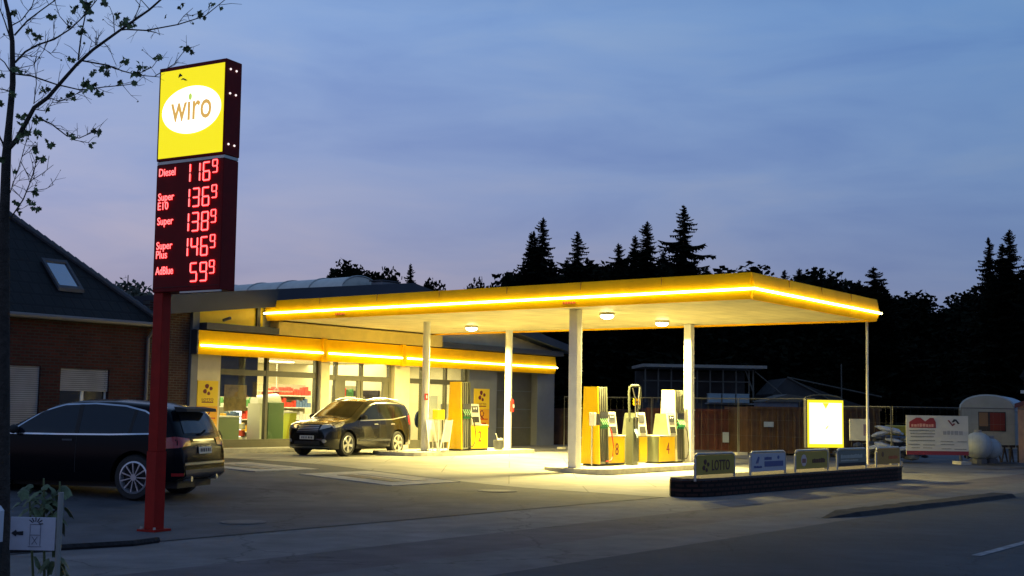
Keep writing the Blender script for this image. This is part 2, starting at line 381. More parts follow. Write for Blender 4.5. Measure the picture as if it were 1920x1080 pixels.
# interior
inn = mat('interior_wall', (.70, .64, .44), .8, var=.08, vscale=1.5)
bx('shop_floor', mat('floor_tiles', (.38, .36, .30), .35, var=.1), SHOP, .4, 13.3, yf+.3, 6.6, .0, .30)
bx('interior_wall', inn, SHOP, .4, 13.3, 6.6, 6.7, .3, 3.35)
bx('interior_wall', inn, SHOP, .3, .4, yf+.3, 6.6, .3, 3.35); bx('interior_wall', inn, SHOP, 13.3, 13.4, yf+.3, 6.6, .3, 3.35)
bx('interior_wall', inn, SHOP, 9.4, 9.5, yf+.5, 6.6, .3, 3.35)
bx('ceiling', mat('ceiling_board', (.8, .76, .6), .8), SHOP, .3, 13.4, yf+.3, 6.7, 3.36, 3.45)
for a in (2.0, 4.6, 7.3, 10.2, 12.2):
    for y in (1.6, 4.3):
        bx('ceiling_panel', mat('ceiling_light', (1, 1, 1), emit=(1, .86, .50), estr=7), SHOP, a-.6, a+.6, y-.15, y+.15, 3.33, 3.358)
for a, wdt, P in ((4.0, 4.5, 520), (9.2, 6.0, 560)):
    ld = bpy.data.lights.new('shop_light', 'AREA'); ld.shape = 'RECTANGLE'; ld.size = wdt; ld.size_y = 4; ld.energy = P; ld.color = (1, .85, .44)
    lo = bpy.data.objects.new('shop_light', ld); link(lo, SHOP); lo.location = (a, 3.0, 3.3)

# yellow fascia with a light tube, along the shop
def fascia(parent, x0, x1, y, z0, z1, sgn=-1, axis='x', depth=.10, tubey=.13, name='fascia', gaps=(), e0=.03, e1=.03):
    """fascia board with a shallow V profile and a light tube along its crest"""
    zm = z0+(z1-z0)*.36
    prof = [(0, z0), (sgn*depth, zm), (sgn*depth*.25, z1), (-sgn*.08, z1), (-sgn*.08, z0)]
    b_ = MB()
    if axis == 'x': b_.prism([(y+p[0], p[1]) for p in prof], x0, x1, 'yz')
    else:
        b_.prism([(y+p[0], p[1]) for p in prof], x0, x1, 'xz')
    f = b_.build(name, M['yellow'], parent)
    cuts = [x0]+list(gaps)+[x1]
    for i in range(0, len(cuts), 2):
        a, c = cuts[i]+(e0 if i == 0 else .03), cuts[i+1]-(e1 if i == len(cuts)-2 else .03); yy = y+sgn*(depth+tubey*.45)
        P = [(a, yy, zm), (c, yy, zm)] if axis == 'x' else [(yy, a, zm), (yy, c, zm)]
        MB().tube(P, .030, 8).build('light_tube', M['led'], f)
    return f
fascia(SHOP, .05, 18.7, -.05, 3.24, 3.96, gaps=(5.14, 5.36, 9.05, 9.27))
for a in (5.25, 9.16): bx('fascia_joint', M['yellow'], SHOP, a-.09, a+.09, -.175, -.06, 3.21, 3.98)
bx('fascia_top', M['dgrey'], SHOP, .06, 18.69, .035, .17, 3.90, 3.99)
bx('fascia_end', M['dgrey'], SHOP, .0, .045, -.12, .17, 3.24, 3.96)

# barrel skylight on the ridge
t = thing('barrel_skylight', S(RA, 0, RZ-.02), TH, 'pale arched barrel skylight on the ridge of the shop roof', 'skylight')
poly = [(1.0*math.cos(math.pi*k/14), .55*math.sin(math.pi*k/14)-.16) for k in range(15)]
MB().prism(poly, 2.3, 9.4, 'xz').build('vault', mat('skylight_sheet', (.55, .56, .50), .4, var=.1), t, smooth=True)
for k in range(5):
    y = 2.3+k*1.76
    MB().tube([(p[0]*1.01, y, p[1]*1.02+.004) for p in poly], .03, 6).build('rib', M['metal'], t)
t = thing('roof_vent_box', S(RA+.6, -1.3, RZ-.25), TH, 'grey box housing on the roof in front of the arched skylight', 'vent')
bx('housing', M['grey'], t, -.5, .4, 0, .6, 0, .42, bev=.05); bx('cap', M['dgrey'], t, -.55, .45, -.05, .65, .42, .46)

# wall signs
maroon = mat('maroon_print', (.16, .012, .02), .5)
def clover(mb, cx, cz, r, y):
    for ang, k in ((110, 1), (20, .8), (205, .95), (285, .75)):
        c = Vector((cx+math.cos(R_(ang))*r*.95, cz+math.sin(R_(ang))*r*.95))
        mb.prism([(c.x+math.cos(t_)*r*.62*k*(1+.25*math.cos(t_-R_(ang))), c.y+math.sin(t_)*r*.62*k) for t_ in [2*math.pi*i/14 for i in range(14)]], y-.006, y)
def bars(mb, rows_, y, dt=.006):
    for (x0, x1, z, h) in rows_:
        x = x0
        while x < x1:
            wd = random.uniform(.5, 1.0)*h*.9; mb.box(x, min(x+wd, x1), y-dt, y, z, z+h*random.uniform(.75, 1)); x += wd+h*.22
def double_sign(a, y, w, z0, z1, label):
    t = thing('wall_sign', S(a, -y, z0), TH, label, 'sign', 'pairs of yellow signs on the shop wall')
    h = z1-z0; hz = h*.47
    bx('lower_panel', mat('post_yellow', (.80, .38, .01), .5), t, -w/2, w/2, -.03, 0, 0, hz-.005)
    bx('upper_panel', mat('bright_yellow', (.85, .58, .015), .5), t, -w/2, w/2, -.03, 0, hz, h)
    m1 = MB(); clover(m1, 0, hz+h*.34, w*.15, -.031); m1.build('emblem', maroon, t)
    text('lettering', 'LOTTO', maroon, t, -w*.28, -.031, hz+h*.11, w*.56, h*.05, .005)
    m2 = MB(); bars(m2, [(-w*.28, w*.28, hz+h*.065, h*.032)], -.031); m2.build('small_print', maroon, t)
    m3 = MB(); cz = hz*.76; r = w*.12
    m3.tube([(math.cos(x)*r, -.036, cz+math.sin(x)*r) for x in [R_(60+d) for d in range(0, 331, 30)]], .022, 6)
    m3.tube([(-r*.3, -.036, cz-r*.9), (r*1.0, -.036, cz-r*1.75)], .018, 6); m3.tube([(r*.3, -.036, cz-r*.9), (-r*.9, -.036, cz-r*1.7)], .014, 6)
    m3.build('horn_emblem', maroon, t)
    m4 = MB(); bars(m4, [(-w*.4, w*.4, hz*.42, hz*.08), (-w*.3, w*.3, hz*.17, hz*.10)], -.031); m4.box(-w*.36, w*.36, -.037, -.031, hz*.10, hz*.13)
    m4.build('small_print', mat('red_print', (.55, .06, .01), .5), t)
double_sign(.74, yf-.062, .78, 1.02, 2.46, 'tall yellow double sign with clover and horn on the left cream pillar')
double_sign(14.1, yf-.102, .95, 1.02, 2.52, 'tall yellow double sign on the grey wall behind the pump numbered 2')

# ---- things inside the shop
def sthing(name, a, y, label, cat, group=None, z=.3): return thing(name, S(a, -y, z), TH, label, cat, group)
goods_cols = [((.6, .05, .03), 'red'), ((.75, .70, .5), 'cream'), ((.75, .45, .05), 'yellow'), ((.12, .2, .4), 'blue'), ((.08, .25, .08), 'green'), ((.7, .68, .62), 'white'), ((.05, .04, .04), 'dark')]
gm = [mat('packet_'+n, c, .5) for c, n in goods_cols]
proto = None
def shelf_rack(a, y, w, levels, label, pos):
    t = sthing('shelf_rack', a, y, label, 'shelf', 'shelf racks in the shop')
    bx('back_panel', mat('rack_back', (.30, .28, .2), .7), t, -w/2, w/2, .2, .23, 0, levels*.42+.1)
    for k in range(levels):
        bx('shelf', M['white'], t, -w/2, w/2, -.2, .199, .1+k*.42, .13+k*.42)
        x = -w/2+.08; gi = random.randrange(7)
        while x < w/2-.1:
            if random.random() < .25: gi = random.randrange(7)
            ww = random.uniform(.09, .17); hh = random.uniform(.16, .33)
            g = MB().box(-ww/2, ww/2, -.07, .07, 0, hh, bev=.008).build('goods_packet', gm[gi])
            g.location = S(a+x+ww/2, -(y-.08), .3+.13+k*.42); g.rotation_euler = (0, 0, TH)
            tag(g, '%s packet standing on the %s' % (goods_cols[gi][1], pos), 'packet', '%s packets on the %s' % (goods_cols[gi][1], pos))
            x += ww+.02
shelf_rack(4.2, 2.9, 2.4, 4, 'low white shelf rack packed with goods behind the leftmost window', 'shelf rack behind the leftmost window')
shelf_rack(6.6, 3.1, 2.2, 5, 'tall shelf rack behind the window left of the parked car', 'tall shelf rack behind the second window')
shelf_rack(8.5, 1.9, 1.3, 5, 'tall shelf rack seen through the shop entrance', 'rack seen through the entrance')
shelf_rack(3.0, 1.9, .9, 3, 'short shelf rack just inside the leftmost window', 'short rack inside the leftmost window')
for a0, a1 in ((6.75, 7.35), (7.62, 8.65)): bx('door_leaf', M['frame'], SHOP, a0+.02, a1-.02, yf+.20, yf+.24, .3, .75)
bx('dark_opening', mat('dark_opening', (.03, .022, .02), .5, var=.4, vscale=9), SHOP, 9.30, 9.39, 1.2, 2.3, .9, 2.35)  # dark slab on the partition, standing in for a dark opening
t = sthing('serving_counter', 2.15, 1.15, 'grey-green counter cabinet close behind the leftmost window', 'counter')
bx('body', mat('green_laminate', (.18, .23, .14), .5), t, -.42, .42, -.3, .3, 0, 1.05, bev=.02); bx('top', M['white'], t, -.46, .46, -.34, .34, 1.05, 1.09)
t = sthing('ice_chest', 3.95, 1.2, 'tall green cabinet with rounded pale lid behind the second window', 'cabinet')
bx('body', mat('green_cabinet', (.07, .13, .06), .4), t, -.2, .5, -.35, .35, .25, 1.55, bev=.03); bx('door', mat('pale_panel', (.5, .5, .42), .5), t, -.5, -.2, -.3, .3, .1, 1.5)
MB().tube([(-.5, 0, 1.56), (.45, 0, 1.58)], [.20, .26], 12).build('lid', M['white'], t, smooth=True); bx('kick_base', M['black'], t, -.15, .48, -.3, .3, 0, .25)
t = sthing('drinks_fridge', 3.35, 2.2, 'lit white drinks fridge beside the middle window post', 'fridge')
bx('body', M['white'], t, -.2, .2, -.3, .3, 0, 1.5); bx('lit_door', mat('fridge_light', (1, 1, 1), emit=(.9, .9, 1), estr=2.2), t, -.17, .17, -.31, -.301, .35, 1.25)
t = sthing('rubbish_bag', 1.6, .95, 'black bag of goods standing at the foot of the leftmost window', 'bag')
MB().ball((0, 0, .38), .36, 3, (.85, .8, 1.05), .04).build('sack', M['black'], t, smooth=True); MB().tube([(0, 0, .7), (0, 0, .82)], [.06, .1], 8).build('knot', M['black'], t)
t = sthing('crate_display', 3.0, 1.5, 'red and white striped crates stacked behind the leftmost window', 'crates')
for k in range(4): bx('crate', gm[0] if k % 2 == 0 else gm[5], t, -.28, .2, -.2, .2, k*.22, k*.22+.19, bev=.01)
t = sthing('wall_lamp', 1.36, .8, 'small glowing lamp at the left edge of the leftmost window', 'lamp', z=1.75)
MB().ball((0, 0, 0), .09, 2, (.8, .8, 1.9)).build('lamp_shade', mat('lamp_glow', (1, 1, 1), emit=(1, .8, .25), estr=6), t, smooth=True); MB().cyl((0, 0, -.32), (0, 0, -.17), .02, 8).build('bracket', M['frame'], t)
t = sthing('dark_blind', 2.25, .72, 'dark navy blind over the upper half of the leftmost window', 'blind', z=2.0)
bx('fabric', mat('navy_fabric', (.02, .025, .05), .8, var=.3, vscale=2), t, -.93, .88, 0, .02, 0, 1.3); bx('roller', M['dgrey'], t, -.93, .88, -.02, .04, 1.3, 1.34)
t = sthing('window_poster', 2.1, .66, 'brown poster hanging in the leftmost window in front of the dark blind', 'poster', z=1.55)
bx('sheet', mat('brown_print', (.22, .14, .05), .6, var=.3, vscale=5), t, -.35, .55, 0, .01, 0, .82)
for (a, zz, cl_, lb) in ((4.75, 1.85, (.6, .03, .02), 'red sack hanging high behind the second window'), (4.25, 1.8, (.55, .08, .1), 'red and blue packet hanging below the long shelf of the second window')):
    t = sthing('hanging_pack', a, 1.6, lb, 'pack', z=zz); MB().ball((0, 0, .2), .2, 2, (.7, .5, 1.5), .06).build('pack', mat('pack', cl_, .5), t, smooth=True)
    MB().cyl((0, 0, .45), (0, 0, 1.3), .01, 6).build('string', M['white'], t)
bx('long_shelf', M['white'], SHOP, 3.3, 5.3, 1.4, 1.75, 2.2, 2.24)
t = sthing('plastic_bin', 5.0, 1.3, 'yellow-green plastic bin at the right edge of the second window', 'bin')
MB().prism([(-.2, 0), (.15, 0), (.3, 1.2), (.0, 1.2)], -.15, .15).build('body', mat('lime', (.55, .6, .05), .4), t); bx('rim', M['white'], t, -.02, .32, -.17, .17, 1.2, 1.25)
t = sthing('standing_board', 10.35, .95, 'pale yellow stand-up panel inside the right-hand window beside the parked car', 'board')
bx('panel', mat('pale_yellow', (.62, .66, .34), .6, var=.15, vscale=3), t, -.36, .36, 0, .04, .1, 2.1); bx('foot', M['metal'], t, -.3, .3, -.1, .2, 0, .1)
t = sthing('round_display', 5.62+.35, .8, 'blue round display with yellow base beside the entrance', 'display', z=.9)
MB().ball((0, 0, .75), .2, 2, (1, .6, 1)).build('bottle', mat('blue_plastic', (.10, .14, .22), .3), t, smooth=True); bx('base', mat('yb', (.8, .55, .05), .5), t, -.18, .18, -.1, .1, 0, .5)
t = sthing('notice_sheet', 11.7, .66, 'white notice sheets stuck inside the window behind the pump numbered 2', 'notice', z=1.3)
bx('sheet', M['white'], t, -.25, .3, 0, .008, 0, .9); bx('sheet', M['white'], t, .5, 1.1, 0, .008, .1, .6)
t = sthing('blue_jacket', 11.3, 1.0, 'dark blue jacket shape hanging by the glass door behind the left canopy column', 'jacket', z=1.0)
MB().ball((0, 0, .3), .2, 2, (.9, .5, 1.6), .08).build('cloth', mat('navy', (.02, .04, .12), .8), t)

# ---------------------------------------------------------------- canopy
CX0, CX1, CY0, CY1, CZ0, CZ1 = 2.9, 11.0, -16.78, .1, 4.425, 5.06
CAN = thing('station_canopy', S(0, 0, 0), TH, 'flat canopy with a glowing yellow edge over the pump islands', 'canopy')
bx('ceiling', M['soffit'], CAN, CX0+.08, CX1-.08, CY0+.08, CY1-.05, CZ0+.05, CZ0+.12)
bx('roof_deck', M['dgrey'], CAN, CX0+.1, CX1-.1, CY0+.1, CY1-.05, CZ0+.3, CZ1-.05)
fascia(CAN, CY0, CY1, CX0, CZ0, CZ1, -1, 'y', e0=-.16)
fascia(CAN, CX0, CX1, CY0, CZ0, CZ1, -1, 'x', e0=-.16)
for k in range(1, 7):
    y = CY0+k*(CY1-CY0)/7
    MB().prism([(y-.006, CZ0+.27), (y+.006, CZ0+.27), (y+.006, CZ1-.01), (y-.006, CZ1-.01)], CX0-.062, CX0-.020, 'yz').build('panel_seam', mat('seam', (.35, .16, .01), .7), CAN)
for k in range(1, 4):
    x = CX0+k*(CX1-CX0)/4
    MB().prism([(x-.006, CZ0+.27), (x+.006, CZ0+.27), (x+.006, CZ1-.01), (x-.006, CZ1-.01)], CY0-.062, CY0-.020, 'xz').build('panel_seam', mat('seam', (.35, .16, .01), .7), CAN)
bx('back_fascia', M['yellow'], CAN, CX1-.08, CX1, CY0+.1, CY1, CZ0, CZ1)
MB().prism([(CX0-.02, CY0+.01), (CX0-.10, CY0-.10), (CX0+.01, CY0-.02)], CZ0+.002, CZ0+.26, 'xy').build('corner_cap', M['yellow'], CAN)
MB().prism([(CX0-.025, CY0+.01), (CX0-.04, CY0-.04), (CX0+.01, CY0-.025)], CZ0+.26, CZ1-.002, 'xy').build('corner_cap', M['yellow'], CAN)
for y in (-3.2, -11.6):
    m_ = MB(); bars(m_, [(-.2, .2, 0, .09)], 0, .01); o = m_.build('small_print', mat('faded_red', (.5, .08, .02), .6), CAN)
    o.location = (CX0-.05, y, CZ0+.08); o.rotation_euler = (0, 0, R_(-90))
cols = [(5.95, 4.0, .115, 'white round column at the left end of the far island'), (10.3, 4.0, .125, 'white column with a fire extinguisher behind the pump numbered 2'),
        (4.05, 11.0, .135, 'white column beside the pump numbered 8'), (10.3, 11.05, .125, 'brightly lit white column beside the pump numbered 4')]
for a, b_, r, lb in cols:
    t = thing('canopy_column', S(a, b_, gz(b_)+.12), TH, lb, 'column', 'columns carrying the canopy'); hh = CZ0+.05-gz(b_)-.12
    if b_ > 8: MB().box(-r, r, -r, r, 0, hh, bev=.03).build('shaft', M['white'], t)
    else: MB().cyl((0, 0, 0), (0, 0, hh), r, 24).build('shaft', M['white'], t, smooth=True)
    bx('base_plate', M['metal'], t, -r-.05, r+.05, -r-.05, r+.05, 0, .02)
    if b_ > 8:
        MB().cyl((r+.03, -.06, 0), (r+.03, -.06, hh), .03, 8).build('downpipe', M['white'], t)
        for z in (.8, 1.6, 2.6): bx('pipe_clip', M['metal'], t, r-.02, r+.07, -.11, -.01, z, z+.03)
for k, (a, b_, P, lb) in enumerate([(8.05, 4.13, 1500, 'round lamp under the canopy nearest the shop'), (5.47, 11.1, 1000, 'round lamp under the canopy above the pump numbered 8'), (8.7, 11.0, 1500, 'round lamp under the canopy above the pump numbered 4')]):
    t = thing('ceiling_lamp', S(a, b_, CZ0+.05), TH, lb, 'lamp', 'lamps under the canopy')
    MB().cyl((0, 0, -.07), (0, 0, 0), .22, 24).build('housing', M['metal'], t); MB().ball((0, 0, -.09), .19, 2, (1, 1, .45)).build('lamp_glass', mat('lamp_bulb', (1, 1, 1), emit=(1, .86, .42), estr=34), t, smooth=True)
    ld = bpy.data.lights.new('lamp_light', 'AREA'); ld.shape = 'DISK'; ld.size = .4; ld.spread = R_(160); ld.energy = P*1.55; ld.color = (1, .81, .27)
    lo = bpy.data.objects.new('lamp_light', ld); link(lo, t); lo.location = (0, 0, -.2)

# islands
def island(a0, a1, b0, b1, label):
    z = gz((b0+b1)/2); n = 10
    poly = []
    r = (b1-b0)/2; bc = (b0+b1)/2
    for k in range(n+1): t_ = R_(-90+180*k/n); poly.append((a1-r*.6+math.cos(t_)*r*.6, -bc+math.sin(t_)*r))
    for k in range(n+1): t_ = R_(90+180*k/n); poly.append((a0+r*.6+math.cos(t_)*r*.6, -bc+math.sin(t_)*r))
    t = thing('pump_island', S(0, 0, z), TH, label, 'island', 'raised pump islands')
    MB().prism(poly, -.2, .12, 'xy').build('kerb', M['kerb'], t)
    q = [(p[0]+(((a0+a1)/2-p[0])*.03), -bc+(p[1]+bc)*.86) for p in poly]
    MB().prism(q, .12, .124, 'xy').build('top_paving', mat('island_paving', (.36, .34, .30), .85, var=.2, vscale=3), t)
island(4.3, 11.0, 2.9, 5.0, 'far raised kerb island carrying the pump numbered 2')
island(3.7, 11.2, 9.9, 12.0, 'near raised kerb island carrying the pumps numbered 8 and 4')

# ---------------------------------------------------------------- pumps
hosem = mat('hose_dark', (.03, .03, .028), .5); hosel = mat('hose_pale', (.42, .43, .34), .5)
def pump(a, b_, num, tower_first, label, tower_side=None, redhose=False):
    t = thing('fuel_pump', S(a, b_, gz(b_)+.125), TH, label, 'fuel pump', 'fuel pumps on the islands')
    cw, tw, hd = .95, .50, .25      # cabinet width, tower width, half depth
    x0 = tw if tower_first else 0; tx = 0 if tower_first else cw
    bx('base', M['black'], t, 0, cw+tw, -hd+.02, hd-.02, 0, .05)
    cab = bx('cabinet', M['pumpg'], t, x0+.002, x0+cw-.002, -hd+.03, hd-.03, .05, .80)
    fr = bx('front_panel', M['pumpy'], t, x0+.02, x0+cw-.02, -hd, -hd+.028, .06, .79, bev=.008)
    text('number', num, maroon, fr, x0+.42, -hd-.001, .28, .17, .34, .006)
    bx('back_panel', M['pumpy'], t, x0+.02, x0+cw-.02, hd-.028, hd, .06, .79, bev=.008)
    bx('cabinet_top', M['offwhite'], t, x0, x0+cw, -hd-.01, hd+.01, .80, .83)
    # display head: wide foot, narrow top
    hx0 = x0 if tower_first else x0+cw-.46
    MB().prism([(-.29, .83), (.29, .83), (.19, 1.48), (-.19, 1.48)], hx0+.02, hx0+.44, 'yz').build('head', M['pumpg'], t)
    MB().prism([(-.315, .83), (-.285, .83), (-.185, 1.50), (-.215, 1.50)], hx0, hx0+.46, 'yz').build('head_frame', M['offwhite'], t)
    def onhead(z, off): return -.315+(z-.83)/.67*.10-off
    for (z0, z1, mm, nm) in ((1.22, 1.43, M['dgrey'], 'display'), (.90, 1.09, M['black'], 'card_reader')):
        MB().prism([(onhead(z0, .001), z0), (onhead(z0, .012), z0), (onhead(z1, .012), z1), (onhead(z1, .001), z1)], hx0+.07, hx0+.39, 'yz').build(nm, mm, t)
    for q in (0, 1): MB().ball((hx0+.17+q*.12, onhead(1.34, .015), 1.35), .03, 1, (1, .4, 1)).build('dial', M['white'], t)
    # hose tower
    sidem = tower_side or M['pumpy']
    MB().prism([(-.31, .05), (.31, .05), (.23, 2.2), (-.23, 2.2)], tx, tx+.05, 'yz').build('side_panel', sidem, t)
    MB().prism([(-.31, .05), (.31, .05), (.23, 2.2), (-.23, 2.2)], tx+tw-.03, tx+tw, 'yz').build('side_panel', M['pumpg'], t)
    MB().prism([(-.22, .05), (.22, .05), (.16, 2.19), (-.16, 2.19)], tx+.05, tx+tw-.03, 'yz').build('core', mat('pump_core', (.26, .27, .22), .5), t)
    for k in range(4):
        x = tx+.10+k*.10
        MB().tube([(x, -.27, .10), (x, -.27, .9), (x, -.22, 2.17)], .019, 8).build('hose', hosem, t)
        MB().tube([(x, -.25, 1.2), (x-.01, -.31, 1.2), (x+.01, -.35, 1.08)], .020, 8).build('nozzle', M['gp'], t)
        nz_ = MB().tube([(x-.03, -.28, 1.32), (x+.03, -.36, 1.15)], .013, 6).build('nozzle_grip', mat('pale_green', (.30, .60, .33), .4), t)
    bx('nozzle_boot', M['gp'], t, tx+.06, tx+tw-.05, -.31, -.24, 1.02, 1.10, bev=.01)
    bx('nozzle_panel', M['dgrey'], t, tx+.055, tx+tw-.035, -.30, -.285, 1.32, 1.5)
    # slack hose
    lx = tx+tw; s_ = 1
    MB().tube([(tx+.42, -.36, 1.08), (lx+.08, -.34, .95), (lx+.18, -.34, .55), (lx+.14, -.34, .25), (lx-.02, -.38, .13), (tx+.3, -.34, .12)], .016, 8).build('hose_loop', M['red'] if redhose else hosem, t, smooth=True)
    return t
pump(7.0, 4.35, '2', True, 'yellow fuel pump numbered 2 on the far island')
p8 = pump(5.35, 10.65, '8', True, 'yellow fuel pump numbered 8 with a white box on its side', redhose=True)
pump(8.4, 10.85, '4', False, 'fuel pump numbered 4 with a cream hose tower at its far end', tower_side=mat('tower_cream', (.40, .37, .22), .45, var=.12, vscale=4))
# middle pump, without number on view
t = thing('fuel_pump', S(7.2, 10.6, gz(10.7)+.125), TH, 'slim yellow and grey fuel dispenser without number in the middle of the near island', 'fuel pump', 'fuel pumps on the islands')
bx('cabinet', M['pumpg'], t, 0, .85, -.27, .27, .03, .80); bx('front_panel', M['pumpy'], t, .4, .84, -.30, -.272, .06, .79, bev=.008); bx('cabinet_top', M['offwhite'], t, -.01, .86, -.31, .31, .80, .83)
MB().prism([(-.29, .83), (.29, .83), (.19, 1.48), (-.19, 1.48)], .36, .8, 'yz').build('head', M['pumpg'], t)
MB().prism([(-.315, .83), (-.285, .83), (-.185, 1.50), (-.215, 1.50)], .34, .82, 'yz').build('head_frame', M['offwhite'], t)
MB().prism([(-.26, 1.22), (-.272, 1.22), (-.24, 1.43), (-.228, 1.43)], .42, .74, 'yz').build('display', M['dgrey'], t)
MB().prism([(-.308, .90), (-.32, .90), (-.29, 1.09), (-.278, 1.09)], .42, .74, 'yz').build('card_reader', M['black'], t)
# tall slim additive dispenser with hose arch
dsp = mat('dispenser_grey', (.05, .056, .04), .4, var=.15, vscale=5)
t = thing('additive_dispenser', S(6.92, 11.05, gz(11)+.125), TH, 'slim grey dispenser with a tall hose arch and small yellow sign between the pumps', 'dispenser')
bx('body', dsp, t, -.14, .16, -.13, .13, 0, 1.38, bev=.03)
MB().tube([(-.14, 0, 1.3), (-.17, 0, 2.05), (-.14, 0, 2.24), (-.06, 0, 2.28), (.34, 0, 2.28), (.42, 0, 2.22), (.45, 0, 2.05), (.40, 0, 1.62)], .035, 8).build('hose_arch', dsp, t, smooth=True)
MB().tube([(-.05, -.05, 2.2), (.05, -.08, 1.9), (.0, -.12, 1.5), (-.1, -.2, 1.0), (.02, -.2, .6)], .018, 8).build('hose', hosem, t, smooth=True)
MB().tube([(.34, -.05, 2.24), (.22, -.08, 1.85), (.12, -.12, 1.4)], .018, 8).build('hose', hosem, t, smooth=True)
sg = bx('sign_plate', M['pumpy'], t, -.02, .34, -.07, -.05, 1.72, 1.91); m_ = MB(); bars(m_, [(.03, .29, 1.78, .07)], -.0705); m_.build('small_print', maroon, sg)
MB().tube([(-.1, -.19, 1.02), (-.12, -.24, .9), (-.06, -.22, .8)], [.05, .04, .02], 8).build('nozzle', mat('blue_metal', (.35, .5, .75), .25, .3), t, smooth=True)
t = thing('payment_box', S(5.33, 10.85, gz(11)+1.25), TH, 'small white box mounted on the side of the pump numbered 8', 'box')
bx('body', M['white'], t, -.10, 0, -.02, .16, 0, .36, bev=.01); bx('slot', M['dgrey'], t, -.03, .0, -.14, -.03, .02, .33)
MB().tube([(-.05, .1, 0), (-.05, .1, -1.2)], .02, 8).build('conduit', M['metal'], t)
# extinguishers and small red sign
def ext(a, b_, z, label):
    t = thing('fire_extinguisher', S(a, b_, z), TH, label, 'extinguisher', 'fire extinguishers on the columns')
    MB().tube([(0, 0, 0), (0, 0, .03), (0, 0, .38), (0, 0, .44)], [.07, .08, .08, .03], 14).build('cylinder', M['red'], t, smooth=True)
    MB().tube([(0, 0, .44), (.0, -.02, .5), (-.09, -.04, .47), (-.10, -.04, .2)], .014, 6).build('hose', M['black'], t); bx('label_plate', M['white'], t, -.04, .04, -.084, -.079, .14, .26)
ext(10.18, 4.25, gz(4)+1.38, 'red fire extinguisher on the column behind the pump numbered 2')
ext(6.12, 3.86, gz(4)+1.38, 'red fire extinguisher on the far side of the leftmost column')
t = thing('red_sign', S(5.86, 4.12, gz(4)+1.72), TH, 'small red square fire sign on the leftmost column', 'sign')
bx('plate', M['red'], t, -.09, .09, -.012, 0, 0, .2); bx('symbol', M['white'], t, -.03, .03, -.016, -.0125, .05, .15)
# bin with yellow bag and A-board, bucket
t = thing('pavement_board', S(6.0, 4.55, gz(4)+.125), TH+R_(10), 'white folding A-board standing left of the pump numbered 2', 'a-board')
for s in (-1, 1):
    MB().prism([(-.28, 0), (-.23, 0), (-.18, 1.0), (-.22, 1.0)], 0, .03).build('leg', M['white'], t).rotation_euler = (R_(10*s), 0, 0)
    MB().prism([(.28, 0), (.23, 0), (.18, 1.0), (.22, 1.0)], 0, .03).build('leg', M['white'], t).rotation_euler = (R_(10*s), 0, 0)
    MB().prism([(-.235, .3), (.235, .3), (.185, .98), (-.185, .98)], .005, .02).build('panel', M['offwhite'], t).rotation_euler = (R_(10*s), 0, 0)
for ch in t.children:
    if ch.rotation_euler.x > 0: ch.location = (0, -.20, 0)
    else: ch.location = (0, .17, 0)
t = thing('paper_dispenser', S(6.5, 4.1, gz(4)+.125), TH, 'yellow box on a white stand behind the folding A-board', 'dispenser')
bx('box', mat('box_yellow', (.85, .7, .02), .4), t, -.17, .17, -.12, .12, .98, 1.30, bev=.02)
for sx in (-.14, .14):
    for sy in (-.1, .1): MB().cyl((sx, sy, 0), (sx, sy, .98), .015, 6).build('leg', M['white'], t)
t = thing('wash_bucket', S(9.0, 4.6, gz(4)+.125), TH, 'grey squeegee bucket right of the pump numbered 2', 'bucket')
MB().tube([(0, 0, 0), (0, 0, .32)], [.14, .18], 16).build('pail', M['dgrey'], t); MB().tube([(.0, 0, .2), (-.12, 0, .52)], .014, 6).build('squeegee_handle', M['white'], t)
bx('squeegee_head', M['white'], t, -.02, .2, -.04, .04, .30, .38)
#--PART2--
# ---------------------------------------------------------------- price pylon
PA = R_(-28)
PY = thing('price_pylon', (-4.85, 17.05, 0), PA, 'tall dark red price sign on a red pole with a glowing yellow top box', 'price sign')
MB().prism([(-.105, -.08), (.08, -.095), (.10, .08), (-.085, .095)], 0, 1.08, 'xy').build('pole_sleeve', M['pole'], PY)
bx('pole', M['pole'], PY, -.085, .085, -.085, .085, 1.08, 6.3, bev=.008)
bx('foot_plate', M['pole'], PY, -.16, .16, -.16, .16, 0, .03)
for sx in (-.12, .12): MB().cyl((sx, -.12, .03), (sx, -.12, .06), .018, 8).build('bolt', M['metal'], PY)
X0, X1, YF, YB = .0-.085, 1.13, -.115, .19
PY.rotation_euler = (0, R_(-.55), PA)
pb = bx('price_box', M['pylon'], PY, X0, X1, YF, YB, 3.27, 5.07, bev=.01)
tb = bx('top_box', M['pylon'], PY, X0-.005, X1+.005, YF-.01, YB+.01, 5.12, 6.46, bev=.012)
bx('joint_strip', M['metal'], PY, X0, X1, YF+.01, YB-.01, 5.075, 5.115)
bx('bottom_lip', M['metal'], PY, X0+.5, X1, YF+.005, YF+.04, 3.245, 3.268)
yface = mat('sign_yellow', (.9, .7, .0), .4, emit=(.92, .78, .0), estr=.93)
bx('lit_face', yface, tb, X0+.03, X1-.02, YF-.016, YF-.011, 5.155, 6.40)
ec = ((X0+X1)/2+.01, 5.80)
MB().prism([(ec[0]+.535*math.cos(k*math.pi/24), ec[1]+.335*math.sin(k*math.pi/24)) for k in range(48)], YF-.021, YF-.0165).build('white_oval', mat('sign_white', (1, 1, 1), emit=(1, .98, .88), estr=1.7), tb)
og = mat('sign_orange', (.6, .3, .05), .5, emit=(.85, .50, .12), estr=.75)
text('lettering', 'w\u0131ro', og, tb, ec[0]-.37, YF-.0215, ec[1]-.15, .74, .27, .005, bold=.01)
